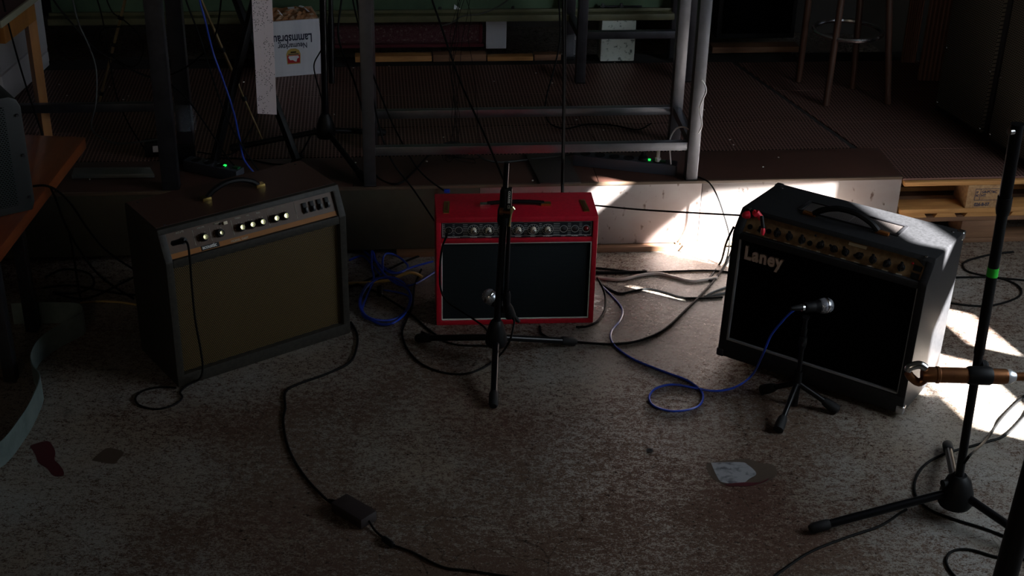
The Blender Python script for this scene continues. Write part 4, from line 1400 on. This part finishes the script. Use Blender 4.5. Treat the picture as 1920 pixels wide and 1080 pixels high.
# wooden frame of a table
fa, fb = G(88, 262, H), G(8, 322, H)
wt = thing('wooden_table', 'amber wooden table frame with a pale top edge in upper left', 'table', (fa + fb) / 2)
ra, rb_ = AY(64, 20, fa.y), AY(-2, 58, fb.y)
for p_, q_ in ((fa, ra), (fb, rb_)):
    wpart(MB().rod(p_, Vector((p_.x, p_.y, (ra.z + rb_.z) / 2 + .042)), .026, 4), 'leg', M_chairwood, wt, smooth=False)
d = rb_ - ra
M = Matrix.Translation((ra + rb_) / 2) @ Matrix.Rotation(math.atan2(d.y, d.x), 4, 'Z')
wpart(MB().box((.0, 0, 0), (d.length - .03, .024, .085), .003, M=M), 'apron', M_chairwood, wt)
tz = (ra.z + rb_.z) / 2 + .055
wpart(MB().box((-.0, .17, .062), (d.length + .16, .42, .024), .004, M=M @ Matrix.Diagonal((1, -1, 1, 1))), 'table_top', mat('dark_red_top', (.055, .020, .018), .5), wt)
wpart(MB().box((-.0, -.044, .062), (d.length + .16, .010, .026), .002, M=M @ Matrix.Diagonal((1, -1, 1, 1))), 'pale_edge', mat('pale_edge', (.26, .25, .18), .5), wt)
# pale cabinet behind it
ca, cb_ = G(97, 122, H), G(18, 196, H)
d = cb_ - ca
ang = math.atan2(d.y, d.x)
cab = thing('pale_cabinet', 'pale grey white cabinet with panel seams standing behind wooden frame', 'cabinet', (ca + cb_) / 2, (0, 0, ang))
L = d.length
MB().box((.25, -.26, .48), (L + .5, .50, .96), .003).build('body', M_cab_white, cab)
for (x, z, dx, dz) in ((-L / 2 + .08, .52, .11, .86), (.10, .50, .40, .68), (.10, .075, .40, .13), (-L / 2 + .08, .052, .11, .045)):
    MB().box((x, -.008, z), (dx, .02, dz), .002).build('panel', M_cab_white, cab)

# ---- curved sheet metal band on the floor
top_px = [(20, 569), (59, 567), (134, 567), (152, 572), (155, 580), (148, 590), (107, 611), (72, 636), (57, 664), (62, 685), (75, 705), (60, 745), (38, 782), (0, 828), (-60, 860)]
tp_ = smoothpath([G(x, y, .085) for x, y in top_px], 6)
vs, fs = [], []
n = len(tp_)
for i, p in enumerate(tp_):
    a, b = tp_[max(i - 1, 0)], tp_[min(i + 1, n - 1)]
    nn = (b - a).cross(Vector((0, 0, 1))).normalized() * .0012
    vs += [p + nn, p - nn, Vector((p.x, p.y, .001)) - nn, Vector((p.x, p.y, .001)) + nn]
for i in range(n - 1):
    for k in range(4):
        fs.append((i * 4 + k, i * 4 + (k + 1) % 4, i * 4 + 4 + (k + 1) % 4, i * 4 + 4 + k))
fs += [(3, 2, 1, 0), tuple((n - 1) * 4 + k for k in range(4))]
tag(MB().faces(vs, fs).build('sheet_metal_band', M_galv), 'wavy galvanised sheet metal band standing on edge on the floor', 'metal band')

# ------------------------------------------------------------------ marks on the floor
def blob(name, label, px, m, z=.0008, cat='stain', grp=None, parent=None, z0=0.):
    pts = [G(x, y) for x, y in px]
    c = sum(pts, Vector()) / len(pts)
    out = []
    sm_ = smoothpath(pts + [pts[0]], 4)[:-1]
    mb = MB().prism([(p.x, p.y) for p in sm_], lambda x, y: (x, y, z0), lambda x, y: (x, y, z))
    o = mb.build(name, m, smooth=False)
    return tag(o, label, cat, grp) if label else o


blob('paint_stain', 'dark red paint stain on the floor beside the metal band', [(56, 836), (88, 827), (100, 838), (104, 850), (102, 862), (112, 872), (120, 886), (116, 893), (100, 892), (88, 878), (72, 868), (66, 852)], M_redstain)
blob('bare_patch', 'brown diamond shaped bare patch on the floor at left', [(172, 863), (190, 847), (205, 840), (232, 848), (222, 862), (212, 870)], M_brownstain)
blob('filler_patch', 'chipped oval patch of bare screed with red rim on the floor', [(1324, 871), (1345, 865), (1400, 861), (1425, 868), (1450, 872), (1457, 888), (1445, 900), (1420, 910), (1370, 912), (1340, 900), (1328, 885)], M_brownstain, .0006)
blob('filler_patch', 'pale flaked filler inside the chipped oval floor patch', [(1333, 868), (1388, 867), (1402, 872), (1418, 888), (1405, 898), (1390, 907), (1355, 905), (1344, 893)], M_greypatch, .0012)
blob('paint_stain', 'thin dark red paint rim along the chipped oval patch', [(1358, 908), (1395, 905), (1425, 905), (1440, 897), (1436, 903), (1410, 911), (1370, 912)], M_redstain, .0016)
g = G(1218, 845)
tag(MB().lathe([(.011, 0), (.011, .002), (.006, .002), (.006, .0005)], Matrix.Translation(g), 16).build('washer', M_darksteel), 'small dark washer lying alone on the floor', 'washer')

# ------------------------------------------------------------------ power adapter with leads on the floor
pc_ = G(664, 968)
ad_ = thing('power_adapter', 'black laptop style power adapter lying on the floor with its leads', 'adapter', pc_, (0, 0, 0))
d0, d1_ = G(640, 952), G(690, 982)
dv = (d1_ - d0).normalized()
ang = math.atan2(dv.y, dv.x)
wpart(MB().box((0, 0, .018), (.125, .062, .034), .004, M=Matrix.Translation(pc_) @ Matrix.Rotation(ang, 4, 'Z')), 'case', mat('adapter_case', (.022, .016, .016), .4), ad_)
e0 = pc_ - dv * .062 + Vector((0, 0, .015))
e1_ = pc_ + dv * .062 + Vector((0, 0, .015))
wpart(MB().tube(smoothpath([G(658, 604, .004), G(669, 625, .004), G(669, 650, .004), G(655, 680, .004), G(610, 702, .004), G(560, 720, .004), G(535, 735, .004), G(535, 765, .004), G(531, 790, .004), G(540, 838, .004), G(565, 885, .004), G(600, 925, .006), G(622, 943, .010), e0], 7), .0042), 'mains_lead', M_cable, ad_)
wpart(MB().rod(G(616, 938, .009), e0, [(0, .005), (1, .0085)]), 'strain_relief', M_cable, ad_)
wpart(MB().tube(smoothpath([e1_, G(702, 993, .007), G(716, 1006, .006), G(738, 1022, .006), G(770, 1034, .004), G(830, 1063, .004), G(880, 1070, .004), G(960, 1082, .004)], 7), .0036), 'output_lead', M_cable, ad_)
wpart(MB().rod(G(718, 1008, .009), G(738, 1023, .009), [(0, .006), (.12, .0095), (.88, .0095), (1, .006)]), 'ferrite_bead', M_black, ad_)

# ------------------------------------------------------------------ cables
BK, BL = M_cable, M_bluecable
cr = .0042
cable('bright blue microphone cable looping on the floor up to the short tripod', [(1128, 536), (1145, 552), (1166, 578), (1163, 600), (1146, 622), (1150, 645), (1185, 672), (1240, 695), (1290, 714), (1317, 738), (1308, 762), (1265, 771), (1228, 762), (1217, 745), (1230, 728), (1262, 721), (1300, 727), (1340, 733), (1378, 726), (1410, 703, .02), (1430, 665, None, 3.99), (1445, 630, None, 3.97), (1466, 603, None, 3.955), (1484, 585, None, 3.95), (1495, 578, None, 3.95)], .0040, BL)
cable('black cable curving from central stand foot to left side of black amplifier', [(1012, 612), (1016, 626), (1040, 636), (1090, 642), (1150, 645), (1200, 638), (1245, 618), (1285, 582), (1322, 545), (1345, 518), (1362, 492, .02), (1372, 470, .06)], .0045, BK)
cable('black cable waving across sunlit floor from red amplifier to black one', [(1125, 532), (1148, 545), (1165, 550), (1190, 545), (1215, 542), (1245, 548), (1275, 557), (1300, 559), (1355, 557)], cr, BK)
cable('short black cable arching down beside right edge of the red amplifier', [(1119, 520, .07), (1130, 540, .03), (1135, 560), (1133, 583), (1120, 602), (1100, 612), (1080, 613)], cr, BK)
cable('black cable pair lying along the floor below the metal front', [(1040, 498), (1125, 503), (1200, 511), (1260, 509), (1345, 508), (1420, 520)], cr, BK)
cable('second black cable close along the foot of the metal front', [(1040, 508), (1130, 511), (1198, 510), (1212, 509)], .006, BK)
cable('pale pinkish tube on the floor behind the red amplifier', [(1060, 512), (1120, 521), (1165, 524), (1200, 516), (1235, 513), (1265, 520), (1300, 527), (1345, 520)], .0062, M_pinkcable)
cable('black cable with a hanging loop at the left side of black amplifier', [(1376, 425, None, 4.55), (1362, 455, None, 4.58), (1352, 490, .02), (1335, 515), (1328, 524), (1338, 524), (1352, 508), (1372, 485, .01), (1400, 470, .04)], cr, BK)
cable('grey black cable lying in a hairpin beside the black amplifier', [(1405, 525), (1365, 537), (1335, 548), (1322, 556), (1345, 552), (1400, 540)], cr, M_greycable)
cable('black guitar lead strung from red amplifier to red plug on the black one', [(1070, 381, None, 4.69), (1125, 386, None, 4.66), (1200, 393, None, 4.58), (1300, 399, None, 4.38), (1394, 404, None, 4.19)], .0032, BK)
cable('black cable dropping over the stage edge beside the bright steel leg', [(1290, 326, H + .004), (1312, 333, H + .004), (1330, 343, None, 5.09), (1345, 368, None, 5.07), (1358, 405, None, 5.05), (1367, 440, None, 5.0), (1366, 470, None, 4.97), (1360, 492, .005)], .0030, BK)
# plug with red boots on the black amplifier
pp = AY(1404, 402, 4.19)
plug = thing('guitar_plug', 'red and black guitar plug hanging at the left end of gold panel', 'plug', pp)
pq = lambda x, y, Y=4.19: AY(x, y, Y)
wpart(MB().rod(pq(1391, 404), pq(1407, 402), [(0, .003), (.12, .0085), (.45, .013), (.9, .013), (1, .006)]), 'red_boot', M_redplug, plug)
wpart(MB().rod(pq(1405, 402), pq(1415, 400), .0055), 'barrel', M_black, plug)
wpart(MB().rod(pq(1413, 403), pq(1419, 398), [(0, .010), (1, .012)]).rod(pq(1418, 397), pq(1427, 409), [(0, .009), (1, .010)]), 'red_sleeve', M_redplug, plug)
wpart(MB().rod(pq(1428, 405, 4.185), pq(1431, 428, 4.16), .0065), 'shank', M_black, plug)
wpart(MB().rod(pq(1431, 428, 4.16), pq(1430, 441, 4.15), [(0, .006), (.5, .0075), (1, .004)]), 'red_tip', M_redplug, plug)
# leads of the brown amplifier and the red amplifier
acl = thing('guitar_lead', 'black lead plugged in brown amplifier hanging down to a floor loop', 'cable', G(345, 735))
Y0 = 3.90
wpart(MB().rod(AY(322, 457, 3.93), AY(348, 450, 3.88), [(0, .004), (.1, .0085), (.7, .0085), (1, .006)]), 'plug', M_black, acl)
wpart(MB().tube(smoothpath([AY(344, 451, 3.885), AY(352, 458, 3.87), AY(356, 490, 3.87), AY(360, 540, 3.88), AY(366, 600, 3.89), AY(376, 655, 3.90), AY(380, 690, 3.90), G(374, 710, .02), G(352, 722, .005), G(338, 735, .004), G(342, 745, .004), G(328, 758, .004), G(295, 767, .004), G(262, 760, .004), G(254, 745, .004), G(270, 732, .004), G(300, 726, .004), G(330, 727, .004)], 6), .0036), 'cord', M_cable, acl)
rcl = thing('guitar_lead', 'black lead plugged in the red amplifier hanging across its left grille edge', 'cable', G(860, 640))
wpart(MB().rod(AY(841, 432, 4.42), AY(840, 434, 4.375), [(0, .004), (.3, .0075), (1, .006)]), 'plug', M_black, rcl)
wpart(MB().tube(smoothpath([AY(840, 433, 4.38), AY(836, 446, 4.37), AY(829, 465, 4.38), AY(825, 500, 4.40), AY(826, 540, 4.40), AY(838, 565, 4.38), AY(862, 582, 4.34), AY(890, 600, 4.29), AY(912, 618, 4.25), G(925, 645, .01), G(900, 648, .004), G(850, 645, .004), G(790, 622, .004)], 6), .0036), 'cord', M_cable, rcl)
cable('black microphone cable looping on the floor left of the central stand', [(962, 596, None, 4.2), (964, 608, None, 4.17), (955, 640, None, 4.12), (935, 668, .02), (905, 690), (870, 701), (830, 698), (790, 682), (764, 655), (754, 625), (762, 600), (774, 570), (778, 535), (790, 505)], .0038, BK)
# blue coil between brown and red amplifiers
pts = []
for k in range(0, 30):
    a = 2 * math.pi * k / 13 + 1.2
    rx, ry = 47 + 3 * math.sin(k * .9), 42 + 4 * math.cos(k * .7)
    pts.append((722 + rx * math.cos(a), 563 + ry * math.sin(a), .006 + .0025 * (k % 9) / 2))
pts += [(700, 525, .01), (697, 500, .02), (698, 470, .03), (710, 500, .02), (740, 530, .01), (770, 535), (800, 520), (822, 505)]
cable('blue cable coiled in a ring on the floor between brown and red amplifiers', pts, .0042, BL)
cable('blue cable lying in tangled bends behind the coiled ring', [(655, 488), (680, 480), (700, 500), (716, 515, .01), (718, 485, .03), (727, 475, .04), (748, 482, .03), (765, 500, .01), (745, 512), (715, 498), (690, 478), (680, 468, .01), (700, 485, .02), (735, 512, .012), (775, 500), (812, 490)], .0042, BL)
cable('black connector cable lying inside the blue coil', [(660, 530), (700, 545), (735, 565), (765, 585), (800, 615), (835, 640)], cr, BK)
o = thing('cable_connector', 'ribbed black cable connector inside the blue coil', 'connector', G(712, 547))
wpart(MB().rod(G(712, 553, .012), G(713, 538, .012), [(0, .008), (.15, .013), (.35, .011), (.5, .013), (.7, .011), (.85, .013), (1, .008)]), 'body', M_black, o)
wpart(MB().tube(smoothpath([G(719, 544, .008), G(740, 547, .004), G(762, 553, .004), G(772, 565, .004)], 5), .0035), 'lead', M_bluecable, o)
cable('pale yellow tube curling on the floor behind the blue coil', [(640, 532), (700, 529), (735, 524), (752, 516, .02), (770, 511, .03), (785, 515, .015), (792, 520)], .0062, M_yellow)
cable('black cable behind the blue coil along the stage foot', [(640, 545), (700, 520), (760, 490), (815, 470)], cr, BK)
# dark cables left of the brown amplifier
for lab, p in (('black cable running from monitor speaker down behind the bench', [(62, 349, .50), (85, 348, .50), (108, 358, .46), (135, 385, .35), (165, 430, .2), (200, 470, .08), (260, 510, .01), (330, 540)]),
               ('black cable sagging from the bench to the floor at left', [(95, 352, .47), (105, 375, .40), (122, 420, .25), (150, 470, .1), (190, 520, .01), (250, 560)]),
               ('thin cable hanging straight down behind the metal band', [(130, 440, .2), (138, 480, .12), (147, 540, .03), (152, 566)]),
               ('black cable lying across the floor left of brown amplifier', [(80, 540), (130, 535), (190, 545), (250, 553), (320, 550)]),
               ('black cable loop on the floor behind the metal band', [(85, 520), (120, 505), (165, 512), (175, 535), (140, 550), (100, 548), (160, 560), (230, 530), (250, 520)])):
    cable(lab, p, cr, BK)
cable('pale tan cable lying on the floor left of brown amplifier', [(150, 568), (190, 565), (228, 567), (260, 572)], .0042, M_yellow)
# right side
cable('black cable loop on the floor right of the black amplifier', [(1900, 472), (1865, 476), (1840, 481), (1813, 489), (1805, 498), (1817, 510), (1857, 519), (1887, 525), (1910, 537), (1915, 550), (1903, 560), (1873, 570), (1847, 574), (1810, 572), (1770, 566)], cr, BK)
cable('straight black cable on the floor passing behind the tall right stand', [(1770, 520), (1797, 520), (1857, 520), (1925, 526)], cr, BK)
cable('black cable rising from sunlit floor and curling around the right stand base', [(1960, 745, .03), (1920, 782), (1885, 816), (1842, 831), (1774, 850), (1735, 871), (1716, 901), (1718, 931), (1744, 956), (1787, 973), (1842, 990), (1890, 1008), (1950, 1030)], cr, BK)
cable('black cable hanging from the right stand pole to the sunlit floor', [(1808, 868, None, 3.36), (1822, 850, None, 3.37), (1850, 824, .02), (1880, 782), (1920, 743), (1960, 715)], cr, BK)
cable('black cable running out from under the right stand leg', [(1700, 955), (1689, 961), (1650, 986), (1586, 1008), (1523, 1033), (1480, 1060), (1440, 1090)], cr, BK)
cable('black cable loop in the bottom right corner beside the pole', [(1940, 1050), (1876, 1046), (1820, 1031), (1787, 1033), (1774, 1050), (1782, 1071), (1800, 1090)], cr, BK)

# hanging cables over the stage
Hc = .0035
for lab, p, r, m in (
    ('long taut black cable slanting down to the central stand', [(808, -10, None, 5.5), (823, 37, None, 5.45), (862, 150, None, 5.3), (905, 245, None, 5.1), (944, 336, None, 4.85)], .0042, BK),
    ('pair of black cables hanging straight down behind the red amplifier', [(1056, -10, None, 5.02), (1057, 100, None, 5.01), (1056, 240, None, 5.0), (1054, 330, None, 5.0), (1054, 362, None, 4.98), (1054, 450, None, 4.98)], .0048, BK),
    ('thin black cable hanging beside the straight pair and trailing to the right', [(1048, -10, None, 5.7), (1050, 70, None, 5.65), (1040, 125, None, 5.6), (1025, 180, None, 5.55), (1023, 215, None, 5.52), (1035, 234, H + .01), (1062, 241, H + .005), (1100, 233, H + .005), (1150, 235, H + .005), (1195, 243, H + .005), (1220, 232, H + .01)], Hc, BK),
    ('black cable looping from above down to the stage left of steel leg', [(641, -10, None, 5.6), (634, 60, None, 5.55), (645, 105, None, 5.5), (665, 155, None, 5.4), (683, 225, None, 5.25), (688, 290, None, 5.12), (708, 332, H + .005), (745, 345, H + .005), (775, 322, H + .005), (805, 290, H + .02), (835, 269, H + .03), (862, 268, H + .02)], .0042, BK),
    ('black cable slanting down to the blue tag behind the red amplifier', [(660, -10, None, 5.5), (690, 110, None, 5.35), (708, 163, None, 5.28), (740, 240, None, 5.18), (785, 318, None, 5.05), (836, 360, None, 5.0)], Hc, BK),
    ('black cable slanting down off the stage edge left of red amplifier', [(668, -10, None, 5.4), (690, 130, None, 5.25), (712, 240, None, 5.1), (735, 302, None, 5.03), (775, 355, None, 4.97), (815, 415, None, 4.85)], Hc, BK),
    ('grey cable swooping below the green beam', [(960, -10, None, 6.2), (935, 12, None, 6.2), (900, 26, None, 6.2), (868, 30, None, 6.2), (848, 42, None, 6.2), (828, 48, None, 6.2)], Hc, M_greycable),
    ('black cable sagging in a wide curve in front of the dark table', [(95, -10, None, 5.3), (140, 50, None, 5.3), (180, 92, None, 5.3), (225, 120, None, 5.3), (285, 145, None, 5.3), (330, 136, None, 5.3), (370, 110, None, 5.3), (402, 70, None, 5.3), (415, -10, None, 5.3)], Hc, BK),
    ('black cable hanging at far left and swinging across to the steel leg', [(134, -10, None, 5.2), (148, 45, None, 5.2), (166, 85, None, 5.2), (180, 130, None, 5.2), (180, 190, None, 5.15), (171, 235, None, 5.12), (185, 255, None, 5.1), (215, 268, None, 5.08), (255, 267, None, 5.06), (298, 260, None, 5.05)], Hc, M_greycable),
    ('thin black cable falling from upper left corner to the bench', [(3, -10, None, 5.1), (25, 80, None, 5.1), (50, 165, None, 5.1), (80, 255, None, 5.05)], Hc, BK),
    ('bright blue cable hanging down past the keyboard stand', [(372, -10, None, 5.25), (385, 40, None, 5.25), (400, 100, None, 5.25), (420, 155, None, 5.22), (438, 210, None, 5.18), (450, 265, None, 5.12), (458, 300, None, 5.08), (482, 330, H + .004)], .0042, BL),
    ('black cable hanging left of the bright blue one', [(346, -10, None, 5.25), (375, 70, None, 5.25), (400, 150, None, 5.2), (425, 220, None, 5.15), (455, 275, None, 5.1), (490, 327, H + .005)], Hc, BK),
    ('black cable crossing behind the plastic film to the power strip', [(310, 150, None, 5.2), (350, 185, None, 5.18), (390, 240, None, 5.15), (430, 300, None, 5.08), (466, 334, H + .005)], Hc, BK),
    ('thin cable bowing across the white carton front', [(616, 70, None, 5.7), (600, 98, None, 5.7), (589, 120, None, 5.7), (592, 145, None, 5.65), (603, 185, None, 5.55), (606, 225, None, 5.45)], .003, BK),
    ('black cable draped along the front rail of the steel table', [(895, 290, H + .02), (912, 300, H + .012), (940, 304, H + .005), (985, 300, H + .005), (1040, 294, H + .012), (1080, 288, H + .04)], .0042, M_greycable),
    ('white cable arching from power strip to the bright steel leg', [(1258, 308, H + .05), (1256, 285, None, 5.17), (1256, 262, None, 5.17), (1266, 243, None, 5.17), (1280, 238, None, 5.16), (1292, 243, None, 5.14)], .003, M_whitecable),
    ('white cable bulging out beside the bright steel leg', [(1316, 150, None, 5.06), (1322, 160, None, 5.06), (1324, 172, None, 5.06), (1318, 186, None, 5.06), (1312, 205, None, 5.06), (1316, 228, None, 5.06), (1315, 240, None, 5.06), (1309, 250, None, 5.06)], .003, M_whitecable),
    ('black cable hanging in front of the carton edge to the stage', [(490, 60, None, 5.6), (482, 130, None, 5.6), (487, 180, None, 5.55), (482, 215, None, 5.5), (460, 260, H + .02), (430, 290, H + .005), (370, 285, H + .005)], .003, BK),
    ('black cable lying along the stage behind the brown amplifier', [(372, 300, H + .01), (420, 296, H + .005), (470, 300, H + .005), (520, 308, H + .005), (555, 300, H + .005), (590, 240, H + .03)], Hc, BK),
    ('black cable dangling in a hoop at upper left of stage', [(200, 0, None, 5.6), (212, 24, None, 5.6), (235, 40, None, 5.6), (262, 68, None, 5.6), (268, 100, None, 5.6), (250, 125, None, 5.6), (215, 110, None, 5.6), (188, 80, None, 5.6), (192, 55, None, 5.6), (225, 50, None, 5.6)], .0028, BK),
    ('black cable coming down steeply at the left of the gold rod', [(180, -10, None, 5.5), (193, 40, None, 5.5), (215, 165, None, 5.45), (240, 230, None, 5.35), (275, 285, H + .01)], .003, BK),
):
    cable(lab, p, r, m)
cable('second of the paired black cables hanging behind the red amplifier', [(1061, -10, None, 5.03), (1060, 120, None, 5.02), (1058, 260, None, 5.01), (1056, 340, None, 4.99), (1056, 450, None, 4.99)], .0035, BK)
tang = MB()
rr = random.Random(21)
for k in range(7):
    x = 862 + rr.uniform(-12, 22)
    p = [AY(x + rr.uniform(-14, 10), -10, 5.4)]
    for y in range(30, 300, 38):
        x += rr.uniform(-9, 7)
        p.append(AY(x, y, 5.4 - .3 * y / 300))
    for q_ in range(3):
        p.append(G(852 + rr.uniform(-22, 40), 296 + rr.uniform(-14, 10), H + rr.uniform(.004, .03)))
    tang.tube(smoothpath(p, 4), .0011, 5)
tag(tang.build('wire_tangle', M_cable), 'tangle of hair thin wires hanging behind the central stand', 'wires', kind='stuff')
def on_v(px, py, v):
    d = MSI.to_3x3() @ ray(px, py)
    o_ = MSI @ _C
    return MS @ (o_ + d * ((v - o_.y) / d.y))


tg = [on_v(x, y, bv + .1085) for x, y in ((850, 25), (852, 8), (863, 16), (857, 29))]
tag(MB().faces(tg + [p + Vector((0, -.004, 0)) for p in tg], [(0, 1, 2, 3), (7, 6, 5, 4), (0, 4, 5, 1), (1, 5, 6, 2), (2, 6, 7, 3), (3, 7, 4, 0)]).build('paper_tag', M_tagwhite, smooth=False), 'small bright white paper scrap on the green beam', 'tag')
# blue tag clipped on the stage edge behind the red amplifier
g = AY(838, 358, 4.99)
bt_ = MB().box(g, (.022, .012, .014), .002)
tag(bt_.build('blue_tag', M_bluecable), 'small blue tag on the stage edge behind the red amplifier', 'tag')

# bluish white panel standing in for a daylit bit of wall, right of the rug
q = sl(932, 103, H)
wbd = MB().box((0, 0, .14), (.10, .014, .28), .002).build('lit_wall_patch', mat('lit_wall_patch', (.62, .66, .74), .6))
wbd.matrix_world = MS @ Matrix.Translation((q[0] + .005, q[1] + .12, H - .006))
tag(wbd, 'bluish white stand-in for a lit wall section below the beam right of the folded rug', 'board')
